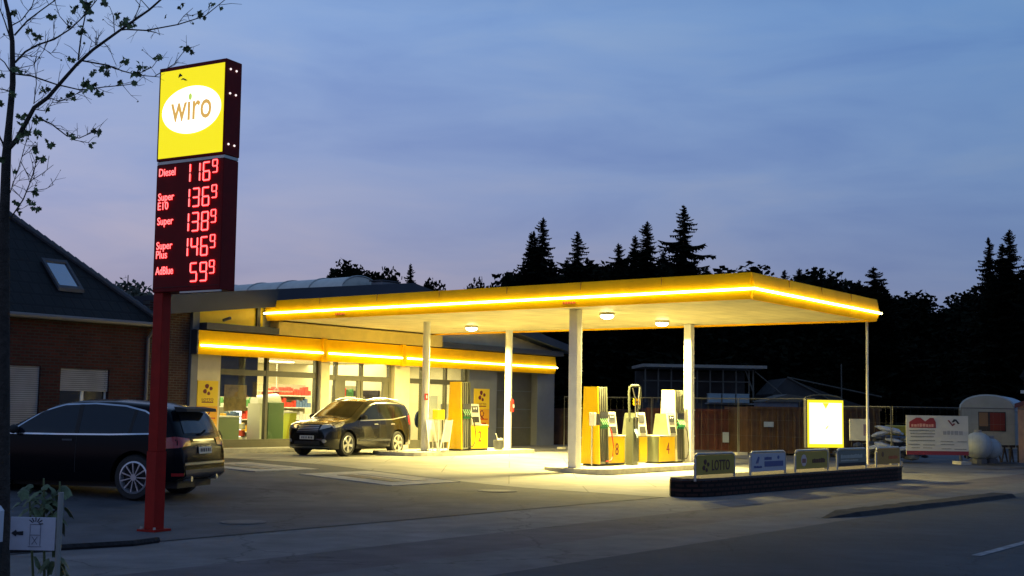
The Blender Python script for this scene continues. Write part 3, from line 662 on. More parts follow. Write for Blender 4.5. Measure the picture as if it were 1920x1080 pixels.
MB().prism([(ec[0]-.02+.03*math.cos(k*math.pi/6), ec[1]+.185+.05*math.sin(k*math.pi/6)) for k in range(12)], YF-.026, YF-.0215).build('leaf_dot', mat('sign_green', (.3, .5, .05), .5, emit=(.55, .72, .12), estr=.9), tb)
for z in (6.32, 5.98, 5.27):
    for y in (YF+.07, YF+.19): MB().ball((X1+.014, y, z), .017, 1).build('fixing', mat('fixing_glow', (1, 1, 1), emit=(1, .85, .8), estr=1.2), tb)  # bolts given a glow of their own to show as bright dots
ledr = mat('red_led', (1, .1, .1), emit=(1, .05, .045), estr=4.6)
segs = {'0': 'abcdef', '1': 'bc', '3': 'abgcd', '4': 'fgbc', '5': 'afgcd', '6': 'afgedc', '8': 'abcdefg', '9': 'abfgcd'}
ledc = mat('led_core', (1, .5, .5), emit=(1, .17, .15), estr=2.0)
ledr = mat('red_halo', (.6, .01, .01), emit=(1, .012, .015), estr=1.0)  # wider dim red shape behind each core, imitating the halo of its light
def digit(mb, d, x, z, w_, h, t_=.02, y0=None):
    y0, y1 = (YF-.016, YF-.010) if y0 is None else y0; g = t_*.6
    R4 = {'a': (g, w_-g, h-t_, h), 'g': (g, w_-g, h/2-t_/2, h/2+t_/2), 'd': (g, w_-g, 0, t_),
          'f': (0, t_, h/2+g, h-g), 'b': (w_-t_, w_, h/2+g, h-g), 'e': (0, t_, g, h/2-g), 'c': (w_-t_, w_, g, h/2-g)}
    for s_ in segs[d]:
        a, b_, c, e = R4[s_]; mb.box(x+a, x+b_, y0, y1, z+c, z+e)
PRW = {'Diesel': .30, 'Super': .29, 'E10': .19, 'Plus': .20, 'AdBlue': .32}
rowsP = [(4.775, ['Diesel'], '116'), (4.425, ['Super', 'E10'], '136'), (4.085, ['Super'], '138'), (3.74, ['Super', 'Plus'], '146'), (3.39, ['AdBlue'], '59')]
for z, names_, ds in rowsP:
    for d, dx, dz, dw, dh in [(d, .785-i*.175, z, .125, .262) for i, d in enumerate(ds[::-1])]+[('9', .95, z+.10, .09, .18)]:
        m_ = MB(); digit(m_, d, dx-.010, dz-.010, dw+.020, dh+.020, .036 if dw > .1 else .030); dg_ = m_.build('price_digit', ledr, pb)
        m_ = MB(); digit(m_, d, dx, dz, dw, dh, .015 if dw > .1 else .010, (YF-.024, YF-.017)); m_.build('lit_core', ledc, dg_)
    for i, s_ in enumerate(names_):
        drop = .03 if s_ == 'Super' else 0
        zz = z+(.125 if i == 0 else .0)-drop
        lt_ = text('lettering', s_, ledr, pb, X0+.060, YF-.0115, zz-.005, PRW[s_]+.01, .118+drop, .004, bold=.035); text('lit_core', s_, ledc, lt_, X0+.065, YF-.0165, zz, PRW[s_], .108+drop, .004)
bx('seam', M['black'], pb, X0+.01, X1-.01, YF-.012, YF-.0102, 3.33, 3.335)

# ---------------------------------------------------------------- cars
paint_b = mat('black_paint', (.005, .005, .004), .2, 0, coat=.6)
paint_n = mat('darkblue_paint', (.002, .003, .006), .16, 0, coat=.0, spec=.10)
cglass = mat('car_glass', (.012, .014, .010), .1, coat=.25, spec=.35)
cglass2 = mat('car_glass_blue', (.006, .011, .02), .12, coat=.25, spec=.3)
tail = mat('tail_lamp', (.35, .01, .01), .2, coat=.6); lampg = mat('headlamp', (.45, .45, .42), .1, .4, coat=1)
def lerp(tab, x):
    if x <= tab[0][0]: return tab[0][1]
    for (xa, ya), (xb, yb) in zip(tab, tab[1:]):
        if x <= xb: t_ = (x-xa)/(xb-xa); return ya+(yb-ya)*t_
    return tab[-1][1]
def car(spec, loc, rz, label):
    """local +x = forward, +y = left side, origin under the middle of the rear axle"""
    root = thing('parked_car', loc, rz, label, 'car'); s = spec
    X0_, X1_ = s['tail'], s['nose']; NX, NR = 90, 30
    def W(x, z):
        ex = min(1, max(0, (X1_-x)/.55)); er = min(1, max(0, (x-X0_)/.35))
        pl = (1-(1-ex)**2.6*.30)*(1-(1-er)**2.6*.16)
        zz = z
        if zz < s['belt']: k = 1-.05*max(0, (.55-zz)/.35)**2-.035*max(0, (zz-.75)/(s['belt']-.75))**1.5
        else: k = .965-(zz-s['belt'])*s['tumble']
        return s['w']/2*pl*k
    bmx = bmesh.new(); rings = []
    for i in range(NX+1):
        u_ = i/NX; x = X0_+(X1_-X0_)*(.5-.5*math.cos(math.pi*u_))*.35+(X1_-X0_)*u_*.65
        zt = lerp(s['top'], x); zb = lerp(s['bot'], x); ring = []
        r = min(.16, (zt-zb)*.4)
        P = []
        for j in range(NR//2+1):
            v = j/(NR//2)
            if v < .7: z = zb+(zt-r-zb)*v/.7; P.append((W(x, z), z))
            else:
                a = (v-.7)/.3*math.pi/2; wb_ = W(x, zt-r); P.append((wb_*(1-.30*(1-math.cos(a))) if v < 1 else wb_*.70, zt-r+(r-.035)*math.sin(a)))
        P.append((wb_*.35, zt-.008)); P.append((0, zt))
        ring = [bmx.verts.new((x, y, z)) for y, z in P]+[bmx.verts.new((x, -y, z)) for y, z in P[-2::-1]]
        rings.append(ring)
    n = len(rings[0])
    for i in range(NX):
        for k in range(n-1): bmx.faces.new((rings[i][k], rings[i+1][k], rings[i+1][k+1], rings[i][k+1]))
        bmx.faces.new((rings[i][n-1], rings[i+1][n-1], rings[i+1][0], rings[i][0]))
    bmx.faces.new(rings[0]); bmx.faces.new(rings[-1][::-1])
    bmesh.ops.recalc_face_normals(bmx, faces=bmx.faces[:])
    me = bpy.data.meshes.new('body'); bmx.to_mesh(me); bmx.free()
    body = bpy.data.objects.new('body', me); COL.objects.link(body)
    cut = MB(); wr = s['wr']
    for wx in (0, s['wb']):
        for sy in (-1, 1): cut.cyl((wx, sy*(s['w']/2-.34), wr), (wx, sy*(s['w']/2+.2), wr), wr+.065, 36)
    co = cut.build('cut', M['black'])
    md = body.modifiers.new('b', 'BOOLEAN'); md.object = co; md.operation = 'DIFFERENCE'; md.solver = 'EXACT'
    dg = bpy.context.evaluated_depsgraph_get(); me2 = bpy.data.meshes.new_from_object(body.evaluated_get(dg))
    bpy.data.objects.remove(body); bpy.data.objects.remove(co)
    me2.name = 'body'; me2.materials.clear(); me2.materials.append(s['paint'])
    for p in me2.polygons: p.use_smooth = True; p.material_index = 0
    me2.set_sharp_from_angle(angle=R_(28))
    body = link(bpy.data.objects.new('body', me2), root)
    bt = bmesh.new(); bt.from_mesh(me2); bvh = BVHTree.FromBMesh(bt)
    def decal(name, poly, axis, m_, off=.006, side=1, parent=body, smooth=True, step=.05):
        """cut the outline finely, lay it on the bodywork along an axis and give it a little thickness"""
        b_ = bmesh.new(); f2 = {'y': lambda p: (p[0], 0, p[1]), 'z': lambda p: (p[0], p[1], 0), 'x': lambda p: (0, p[0], p[1])}[axis]
        b_.faces.new([b_.verts.new(f2(p)) for p in poly])
        ax = [k for k in range(3) if k != 'xyz'.index(axis)]
        for k in ax:
            lo_ = min(v.co[k] for v in b_.verts); hi_ = max(v.co[k] for v in b_.verts); c = lo_+step
            no = [0, 0, 0]; no[k] = 1
            while c < hi_-.005:
                pc = [0, 0, 0]; pc[k] = c
                bmesh.ops.bisect_plane(b_, geom=b_.verts[:]+b_.edges[:]+b_.faces[:], plane_co=pc, plane_no=no); c += step
        dv = {'y': Vector((0, -side, 0)), 'z': Vector((0, 0, -side)), 'x': Vector((-side, 0, 0))}[axis]
        bad = []
        for v in b_.verts:
            o_ = v.co-dv*4; h = bvh.ray_cast(o_, dv)
            if h[0] is None: bad.append(v)
            else: v.co = h[0]-dv*off
        if bad: bmesh.ops.delete(b_, geom=bad, context='VERTS')
        if not b_.faces: b_.free(); return None
        me_ = bpy.data.meshes.new(name); bmesh.ops.recalc_face_normals(b_, faces=b_.faces[:]); b_.to_mesh(me_); b_.free(); me_.materials.append(m_)
        for p in me_.polygons: p.use_smooth = smooth
        return link(bpy.data.objects.new(name, me_), parent)
    s['deco'](root, body, decal, bvh)
    # wheels
    for wx in (0, s['wb']):
        for sy in (1, -1):
            t = MB(); y0, y1 = s['w']/2-.26, s['w']/2-.01
            prof = [(wr-.13, y0+.02), (wr-.03, y0), (wr, y0+.04), (wr, y1-.05), (wr-.03, y1-.005), (wr-.11, y1)]
            sg = 40; rr = []
            for (r, y) in prof: rr.append([t.b.verts.new((wx+r*math.cos(2*math.pi*k/sg), sy*y, wr+r*math.sin(2*math.pi*k/sg))) for k in range(sg)])
            for i in range(len(rr)-1):
                for k in range(sg): t.b.faces.new((rr[i][k], rr[i][(k+1) % sg], rr[i+1][(k+1) % sg], rr[i+1][k]))
            wh = t.build('wheel', M['black'], root, smooth=True)
            MB().cyl((wx, sy*(y0+.05), wr), (wx, sy*(y1-.10), wr), wr-.115, 32).build('brake_disc', M['black'], wh)
            rm = MB(); ri = wr-.12; sg = 40; rr = []
            for (r, y) in [(ri+.012, y1-.004), (ri-.018, y1+.004), (ri-.03, y1-.03), (ri-.04, y1-.09)]:
                rr.append([rm.b.verts.new((wx+r*math.cos(2*math.pi*k/sg), sy*y, wr+r*math.sin(2*math.pi*k/sg))) for k in range(sg)])
            for i in range(3):
                for k in range(sg): rm.b.faces.new((rr[i][k], rr[i][(k+1) % sg], rr[i+1][(k+1) % sg], rr[i+1][k]))
            ns = s['spokes']; base_ = random.random()
            for k in range(ns):
                a = 2*math.pi*(k+base_)/ns; ca, sa = math.cos(a), math.sin(a); wi, wo = s['spw']
                q = []
                for rad, hw in ((.03, wi), (ri-.015, wo)):
                    for q_ in (-1, 1): q.append((wx+ca*rad-sa*hw*q_, wr+sa*rad+ca*hw*q_))
                rm.prism([q[0], q[1], q[3], q[2]], sy*(y1-.035), sy*(y1-.005))
            rm.cyl((wx, sy*(y1-.05), wr), (wx, sy*(y1+.0), wr), .055, 16)
            rm.build('rim', s['rim'], wh)
    for sy in (1, -1):
        mx_, mz = s['mirror']; m_ = MB().ball((mx_, sy*(s['w']/2+.07), mz), .1, 2, (.75, 1.15, .8)); mi = m_.build('mirror', s['mirm'], root, smooth=True)
        MB().tube([(mx_+.02, sy*(s['w']/2-.07), mz-.06), (mx_+.02, sy*(s['w']/2+.03), mz-.03)], .025, 6).build('mirror_arm', M['black'], mi)
    MB().box(X0_+.2, X1_-.25, -s['w']/2+.3, s['w']/2-.3, .2, .4).build('underbody', M['black'], root)
    bt.free()
    return root
def offset_poly(p, d):
    cx = sum(a for a, b_ in p)/len(p); cz = sum(b_ for a, b_ in p)/len(p)
    return [(a+(d if a > cx else -d), b_+(d if b_ > cz else -d)) for a, b_ in p]

# compact SUV by the shop
def deco_b(root, body, D, bvh):
    g1 = [(1.98, 1.09), (1.93, 1.17), (1.50, 1.44), (1.22, 1.54), (1.02, 1.56), (1.06, 1.10)]
    g2 = [(.98, 1.10), (.95, 1.56), (.45, 1.55), (.12, 1.51), (.30, 1.13)]
    g3 = [(.20, 1.15), (.02, 1.50), (-.22, 1.47), (-.44, 1.33), (-.38, 1.22)]
    ch = mat('window_trim', (.6, .58, .45), .25, .7)
    for sy in (1, -1):
        for g in (g1, g2, g3): D('side_window', g, 'y', cglass, .006, sy)
        D('window_trim', [(2.03, 1.045), (2.03, 1.075), (.3, 1.115), (-.46, 1.21), (-.46, 1.18), (.3, 1.085)], 'y', ch, .010, sy)
        D('door_seam', [(.99, .42), (1.0, .42), (1.01, 1.08), (1.0, 1.08)], 'y', M['black'], .004, sy)
        D('door_seam', [(2.04, .42), (2.05, .42), (2.08, 1.04), (2.07, 1.04)], 'y', M['black'], .004, sy)
        D('door_moulding', [(2.1, .44), (2.1, .50), (.45, .50), (.45, .44)], 'y', M['dgrey'], .012, sy)
        D('headlamp', [(3.24, .84), (3.29, .97), (2.95, 1.03), (2.74, 1.02), (2.95, .90)], 'y', lampg, .008, sy)
        D('tail_lamp', [(-.60, .95), (-.58, 1.20), (-.70, 1.24), (-.85, 1.05), (-.85, .93)], 'y', tail, .008, sy)
        for hx in (1.12, .22): MB().tube([(hx, sy*(spec_b['w']/2-.01), .95), (hx+.09, sy*(spec_b['w']/2+.018), .955), (hx+.18, sy*(spec_b['w']/2-.01), .95)], .014, 6).build('door_handle', M['silver'], root)
        MB().tube([(-.4, sy*.58, 1.70), (.3, sy*.60, 1.745), (1.0, sy*.60, 1.735), (1.35, sy*.58, 1.67)], .018, 6).build('roof_rail', M['silver'], root)
    D('windscreen', [(2.30, -.60), (2.20, -.68), (1.42, -.56), (1.42, .56), (2.20, .68), (2.30, .60), (2.34, 0)], 'z', mat('windscreen_glass', (.012, .009, .004), .16, spec=.25), .008)
    D('windscreen_gasket', [(2.35, -.64), (2.38, 0), (2.35, .64), (2.31, .64), (2.34, 0), (2.31, -.64)], 'z', M['black'], .010)
    D('headlamp', [(.42, .78), (.74, .86), (.78, 1.0), (.46, .93)], 'x', lampg, .012); D('headlamp', [(-.42, .78), (-.74, .86), (-.78, 1.0), (-.46, .93)], 'x', lampg, .012)
    for k in range(4): D('grille_bar', [(-.38, .74+k*.05), (.38, .74+k*.05), (.38, .762+k*.05), (-.38, .762+k*.05)], 'x', M['silver'], .014)
    D('grille', [(-.40, .68), (.40, .68), (.42, .95), (-.42, .95)], 'x', M['black'], .008)
    D('number_plate', [(-.26, .50), (.26, .50), (.26, .61), (-.26, .61)], 'x', mat('plate', (.65, .63, .55), .5), .02)
    m_ = MB(); m_.box(0, .004, -.02, .02, 0, .1); m_.b.clear(); 
    h = bvh.ray_cast(Vector((9, 0, .55)), Vector((-1, 0, 0)))[0]
    for (y, wd) in ((-.19, .05), (-.12, .05), (-.04, .05), (.05, .05), (.11, .04), (.17, .05)): bx('plate_letter', M['black'], root, h.x+.021, h.x+.025, y, y+wd*.7, .525, .585)
    D('lower_intake', [(-.5, .30), (.5, .30), (.45, .45), (-.45, .45)], 'x', M['black'], .008)
    for sy in (1, -1):
        D('fog_lamp', [(sy*.62+.07*math.cos(q*math.pi/6), .46+.055*math.sin(q*math.pi/6)) for q in range(12)], 'x', lampg, .014)
    D('chin_trim', [(-.72, .25), (.72, .25), (.72, .29), (-.72, .29)], 'x', M['silver'], .02)
    D('rear_window', [(-.62, 1.12), (.62, 1.12), (.55, 1.50), (-.55, 1.50)], 'x', cglass, .008, -1)
spec_b = dict(tail=-.88, nose=3.43, w=1.82, belt=1.10, tumble=.26, wr=.365, wb=2.62, paint=paint_b, rim=mat('pale_alloy', (.62, .62, .56), .3, .6), spokes=5, spw=(.03, .052),
    mirror=(1.95, 1.16), mirm=M['black'],
    top=[(-.88, .62), (-.87, .98), (-.82, 1.15), (-.68, 1.50), (-.56, 1.63), (-.25, 1.695), (.5, 1.73), (1.1, 1.715), (1.42, 1.65), (1.9, 1.40), (2.28, 1.165), (2.42, 1.135), (2.9, 1.08), (3.2, 1.01), (3.33, .93), (3.40, .80), (3.43, .58)],
    bot=[(-.88, .42), (-.7, .30), (0, .27), (2.6, .24), (3.2, .22), (3.43, .34)], deco=deco_b)
# big dark SUV at left
def deco_c(root, body, D, bvh):
    g = [(2.50, 1.10), (2.36, 1.18), (1.92, 1.46), (1.50, 1.58), (.9, 1.605), (.3, 1.57), (-.10, 1.49), (-.36, 1.36), (-.50, 1.22), (-.46, 1.14), (.5, 1.11), (1.5, 1.10)]
    ch = mat('chrome_trim', (.55, .57, .62), .18, .9)
    def around(sy):
        n = len(g); cx, cz = 1.0, 1.32
        for i in range(n):
            p, q = g[i], g[(i+1) % n]
            e = Vector((q[0]-p[0], q[1]-p[1])).normalized(); nn_ = Vector((e.y, -e.x))
            if nn_.dot(Vector((p[0]-cx, p[1]-cz))) < 0: nn_ = -nn_
            yield [p, q, (q[0]+nn_.x*.026, q[1]+nn_.y*.026), (p[0]+nn_.x*.026, p[1]+nn_.y*.026)]
    for sy in (1, -1):
        D('side_window', g, 'y', cglass2, .006, sy)
        for q in around(sy): D('window_trim', q, 'y', ch, .010, sy)
        D('window_pillar', [(1.12, 1.10), (1.20, 1.10), (1.20, 1.60), (1.12, 1.60)], 'y', M['black'], .009, sy)
        D('window_pillar', [(.10, 1.11), (.16, 1.11), (.10, 1.53), (.04, 1.53)], 'y', M['black'], .009, sy)
        D('door_seam', [(1.14, .45), (1.15, .45), (1.15, 1.09), (1.14, 1.09)], 'y', M['black'], .004, sy)
        D('tail_lamp', [(-.60, .88), (-.58, 1.06), (-.74, 1.08), (-.92, 1.02), (-.92, .90)], 'y', tail, .01, sy)
        D('reflector', [(-.72, .42), (-.9, .42), (-.9, .47), (-.72, .47)], 'y', tail, .012, sy)
    D('rear_window', [(-.62, 1.13), (.62, 1.13), (.50, 1.55), (-.50, 1.55)], 'x', cglass2, .01, -1)
    D('tail_lamp', [(.90, .90), (.52, .93), (.52, 1.04), (.88, 1.08)], 'x', tail, .012, -1); D('tail_lamp', [(-.90, .90), (-.52, .93), (-.52, 1.04), (-.88, 1.08)], 'x', tail, .012, -1)
    D('rear_chrome', [(-.42, 1.0), (.42, 1.0), (.42, 1.03), (-.42, 1.03)], 'x', M['silver'], .016, -1)
    D('bumper_trim', [(-.80, .60), (.80, .60), (.80, .64), (-.80, .64)], 'x', ch, .02, -1)
    D('number_plate', [(-.26, .78), (.26, .78), (.26, .90), (-.26, .90)], 'x', mat('plate', (.65, .63, .55), .5), .02, -1)
    h = bvh.ray_cast(Vector((-9, 0, .84)), Vector((1, 0, 0)))[0]; m_ = MB()
    for (y, wd) in ((-.2, .05), (-.13, .05), (-.05, .04), (.02, .05), (.09, .05), (.16, .05)): bx('plate_letter', M['black'], root, h.x-.026, h.x-.021, y, y+wd*.7, .81, .87)
    m_ = MB().prism([(-.54, 1.585), (-.78, 1.555), (-.80, 1.50), (-.58, 1.50)], -.60, .60); m_.build('roof_spoiler', M['black'], root)
    D('rear_skirt', [(-.75, .32), (.75, .32), (.78, .52), (-.78, .52)], 'x', M['dgrey'], .012, -1)
    for y in (-.5, .5): MB().cyl((-.90, y, .36), (-.75, y, .36), .045, 12).build('exhaust', M['silver'], root)
    MB().tube([(-.78, .06, 1.08), (-.86, -.02, 1.18)], .02, 6).build('rear_wiper', M['black'], root)
    for sy in (1, -1):
        D('door_handle', [(1.22, .98), (1.42, .98), (1.42, 1.01), (1.22, 1.01)], 'y', M['dgrey'], .02, sy)
    D('windscreen', [(2.72, -.62), (1.75, -.55), (1.75, .55), (2.72, .62)], 'z', cglass2, .008)
    MB().tube([(1.9, .85, 1.42), (1.8, .85, 1.43)], .012, 6).b.free()
spec_c = dict(tail=-.90, nose=3.85, w=1.93, belt=1.10, tumble=.34, wr=.385, wb=2.88, paint=paint_n, rim=mat('spoke_alloy', (.45, .46, .50), .3, .7), spokes=11, spw=(.006, .013),
    mirror=(2.35, 1.16), mirm=M['black'],
    top=[(-.90, .55), (-.88, .86), (-.84, 1.02), (-.74, 1.20), (-.60, 1.46), (-.50, 1.57), (-.1, 1.655), (.6, 1.70), (1.2, 1.70), (1.7, 1.64), (2.2, 1.42), (2.75, 1.15), (3.0, 1.09), (3.5, 1.0), (3.72, .88), (3.82, .70), (3.85, .5)],
    bot=[(-.90, .42), (-.75, .33), (0, .31), (2.8, .28), (3.6, .28), (3.85, .38)], deco=deco_c)
fw = math.atan2(-.87, -.48)
rb = S(5.3, 2.95); ax = Vector((math.cos(fw), math.sin(fw)))
car(spec_b, (-4.30, 39.35, gz(3)), fw, 'black compact SUV facing left, parked in front of the shop windows')
fc = math.atan2(.20, -.98)
suv = car(spec_c, (-6.33, 22.45, gz(11.3)), fc, 'dark blue-black SUV with chrome window trim parked behind the red sign pole')
suv.scale = (.98, 1, 1.03)

# ---------------------------------------------------------------- brick house at left
HS = thing('brick_house', S(0, 0, 0), TH, 'dark brick house with a steep hipped tiled roof at the left edge', 'house')
hb = brick_mat('house_brick', (.10, .028, .022), (.058, .020, .017), (.06, .05, .045), 1, .25, .083, .014)
tiles = brick_mat('roof_tiles', (.012, .013, .015), (.007, .008, .009), (.002, .002, .003), 1, .3, .33, .03, .5)
HX0, HX1 = -16, -1.62
wl = MB(); wins = [(-6.5, -5.02, .85, 2.68), (-4.42, -2.90, 1.15, 2.66), (-9.6, -8.0, 1.15, 2.66)]
xs = sorted({HX0, HX1}|{w_[0] for w_ in wins}|{w_[1] for w_ in wins})
for i in range(len(xs)-1):
    a, c = xs[i], xs[i+1]; hit = [w_ for w_ in wins if w_[0] <= a and w_[1] >= c]
    if hit: wl.box(a, c, 0, .3, 0, hit[0][2]); wl.box(a, c, 0, .3, hit[0][3], 4.0)
    else: wl.box(a, c, 0, .3, 0, 4.0)
wl.build('front_wall', hb, HS)
bx('side_wall', hb, HS, HX1-.3, HX1-.002, .302, 8.3, 0, 4.0); bx('back_wall', hb, HS, HX0, HX1, 8.0, 8.29, 0, 4.0)
slat = brick_mat('shutter_slats', (.46, .45, .45), (.43, .42, .43), (.16, .16, .17), 1, 6, .055, .008, .6)
for i, (a, c, z0, z1) in enumerate(wins):
    wn = MB().box(a+.002, a+.06, .12, .2, z0+.002, z1-.002).box(c-.06, c-.002, .12, .2, z0+.002, z1-.002).box(a+.06, c-.06, .12, .2, z0+.002, z0+.06).box((a+c)/2-.05, (a+c)/2+.05, .121, .199, z0+.06, z1-.01).build('window', M['white'], HS)
    bx('pane', mat('dark_pane', (.01, .012, .016), .1), wn, a+.06, c-.06, .15, .16, z0+.06, z1-.01)
    zs = {0: 1.22, 1: 2.05, 2: 2.1}[i]
    if i == 0: zs = .9
    bx('roller_shutter', slat, wn, a+.01, c-.01, .05, .075, zs, z1-.003)
    bx('window_sill', M['dgrey'], HS, a-.05, c+.05, -.06, .1, z0-.06, z0-.002)
e0, ez, pk = -.28, 4.02, .955
T_ = 4.05; rz_ = ez+T_*pk
ry = e0+T_; xr = HX1+.32
Rf = MB(); A = [(HX0, e0, ez), (xr, e0, ez), (xr-T_, ry, rz_), (HX0, ry, rz_)]
def slab(mb, pts, th_):
    top = [mb.b.verts.new(p) for p in pts]; bot = [mb.b.verts.new((p[0], p[1], p[2]-th_)) for p in pts]; n = len(pts)
    mb.b.faces.new(top); mb.b.faces.new(bot[::-1])
    for i in range(n): mb.b.faces.new((top[i], bot[i], bot[(i+1) % n], top[(i+1) % n]))
slab(Rf, A, .12); Rf.build('roof', tiles, HS)
Rf = MB(); slab(Rf, [(xr, e0, ez), (xr, e0+2*T_, ez), (xr-T_, ry, rz_)], .12); Rf.build('roof', tiles, HS)
Rf = MB(); slab(Rf, [(xr, e0+2*T_, ez), (HX0, e0+2*T_, ez), (HX0, ry, rz_), (xr-T_, ry, rz_)], .12); Rf.build('roof', tiles, HS)
hp = [Vector((xr, e0, ez+.02)).lerp(Vector((xr-T_, ry, rz_+.03)), k/26) for k in range(27)]
rg = MB()
for k in range(26): rg.tube([hp[k], hp[k]+(hp[k+1]-hp[k])*1.05], [.085, .11], 8)
rg.build('ridge_tiles', M['dgrey'], HS)
MB().tube([(HX0, e0-.06, ez-.05), (xr+.03, e0-.06, ez-.03)], .07, 8).build('gutter', mat('gutter_zinc', (.16, .15, .15), .5, .3), HS)
MB().tube([(xr-.38, e0-.05, ez-.1), (xr-.40, -.06, ez-.4), (xr-.40, -.06, .1)], .05, 8).build('downpipe', mat('gutter_zinc', (.16, .15, .15), .5, .3), HS)
def onroof(x, t_, h=0): return (x, e0+t_-h*.69, ez+t_*pk+h*.72)
sk = MB(); xa, xb_, ta, tb_ = -4.22, -3.58, .92, 1.68
sk = MB()
for (p, q, r, s4) in (((xa-.08, ta-.08), (xb_+.08, ta-.08), (xb_+.08, ta), (xa-.08, ta)), ((xa-.08, tb_), (xb_+.08, tb_), (xb_+.08, tb_+.08), (xa-.08, tb_+.08)), ((xa-.08, ta), (xa, ta), (xa, tb_), (xa-.08, tb_)), ((xb_, ta), (xb_+.08, ta), (xb_+.08, tb_), (xb_, tb_))):
    slab(sk, [onroof(*k, .09) for k in (p, q, r, s4)], .1)
sf = sk.build('roof_window', M['dgrey'], HS)
MB().face([onroof(xa, ta, .05), onroof(xb_, ta, .05), onroof(xb_, tb_, .05), onroof(xa, tb_, .05)]).build('pane', mat('sky_pane', (.55, .6, .66), .03, .95), sf)

# ---------------------------------------------------------------- low brick wall and its hoop signs
LW = thing('low_brick_wall', S(0, 0, 0), TH, 'low dark brick planter wall with a row of hoop signs on top', 'wall')
lwp = [(-1.25, -17.25), (-.9, -17.52), (-.4, -17.60), (9.0, -18.05), (9.6, -17.95), (9.9, -17.5), (9.7, -17.1), (-.9, -16.75), (-1.2, -16.95)]
MB().prism(lwp, -.1, .34, 'xy').build('brickwork', brick_mat('wall_brick', (.085, .036, .028), (.05, .026, .022), (.012, .011, .011), 1, .24, .095, .022), LW)
MB().prism([(x*1.003, y*1.001) for x, y in lwp], .34, .385, 'xy').build('coping', mat('coping', (.075, .06, .055), .9, var=.3, vscale=8), LW)
ptop = .385
signs = [(-1.15, .45, 'yellow', 'yellow hoop sign with red-brown lottery lettering at the left end of the low wall'),
         (1.15, 2.78, 'blue', 'white and blue hoop sign, second along the low wall'),
         (3.28, 4.97, 'yem', 'dull yellow hoop sign with a round white emblem, left of the lit poster box'),
         (5.52, 7.2, 'green', 'grey-green hoop sign with pale lettering, right of the lit poster box post'),
         (7.85, 9.4, 'orange', 'orange-brown hoop sign at the right end of the low wall')]
dimy = mat('sign_ochre', (.34, .25, .03), .6, var=.08, vscale=3); dkp = mat('dark_print', (.07, .015, .01), .6)
for (a0, a1, kind, lb) in signs:
    bb = 17.52+.045*(a0-(-.4)); t = thing('hoop_sign', S(a0, bb, ptop), TH-.045, lb, 'sign', 'hoop signs on the low wall'); w_ = a1-a0
    hgt = .50; r = .1
    P = [(0, 0, -.05), (0, 0, hgt-r), (.03, 0, hgt-.03), (r, 0, hgt), (w_-r, 0, hgt), (w_-.03, 0, hgt-.03), (w_, 0, hgt-r), (w_, 0, -.05)]
    MB().tube(P, .028, 8).build('hoop', M['metal'], t, smooth=True)
    pm = {'yellow': dimy, 'blue': mat('bluewhite', (.36, .38, .44), .5), 'yem': dimy, 'green': mat('green_grey', (.12, .14, .12), .6), 'orange': mat('dull_orange', (.34, .19, .03), .6)}[kind]
    pn = bx('panel', pm, t, .03, w_-.03, -.02, .02, .07, hgt-.03)
    if kind == 'yellow':
        text('lettering', 'LOTTO', dkp, pn, w_*.40, -.0205, .15, w_*.46, .22, .006, bold=.01)
        m_ = MB(); clover(m_, w_*.25, .25, .09, -.0205); m_.build('emblem', dkp, pn)
    if kind == 'blue':
        nb = mat('navy_print', (.06, .08, .22), .6)
        m_ = MB(); bars(m_, [(w_*.38, w_*.58, .32, .07)], -.0205); m_.box(w_*.38, w_*.92, -.025, -.0205, .17, .29); bars(m_, [(w_*.08, w_*.3, .15, .05)], -.0205); m_.build('small_print', nb, pn)
        m_ = MB(); m_.prism([(w_*.78+.05*math.cos(q), .37+.04*math.sin(q)) for q in [k*.6 for k in range(10)]], -.025, -.0205); m_.prism([(w_*.13, .25), (w_*.2, .4), (w_*.24, .38), (w_*.2, .25)], -.025, -.0205); m_.build('emblem', nb, pn)
    if kind == 'yem':
        m_ = MB(); m_.prism([(w_*.24+.13*(1+.12*(k % 2))*math.cos(k*math.pi/10), .27+.13*(1+.12*(k % 2))*math.sin(k*math.pi/10)) for k in range(20)], -.025, -.0205); m_.build('emblem_ring', mat('pale_pink', (.5, .42, .42), .6), pn)
        m_ = MB(); m_.box(w_*.24-.09, w_*.24+.09, -.030, -.0255, .21, .31); m_.build('emblem', mat('dark_pink', (.22, .08, .07), .6), pn)
        m_ = MB(); bars(m_, [(w_*.5, w_*.9, .20, .11)], -.0205); m_.build('small_print', dkp, pn)
    if kind == 'green':
        m_ = MB(); bars(m_, [(w_*.1, w_*.85, .27, .10)], -.0205); bars(m_, [(w_*.1, w_*.7, .20, .04)], -.0205); m_.build('small_print', mat('pale_print', (.35, .37, .33), .6), pn)
        bx('dark_stripe', M['black'], pn, .04, w_-.04, -.024, -.0205, .08, .16)
    if kind == 'orange':
        m_ = MB(); m_.prism([(w_*.25+.07*math.cos(k*.6), .33+.07*math.sin(k*.6)) for k in range(10)], -.025, -.0205); m_.build('emblem', mat('brown_print2', (.12, .05, .01), .6), pn)
        m_ = MB(); bars(m_, [(w_*.5, w_*.88, .2, .1)], -.0205); m_.build('small_print', mat('rust_print', (.45, .10, .02), .6), pn)

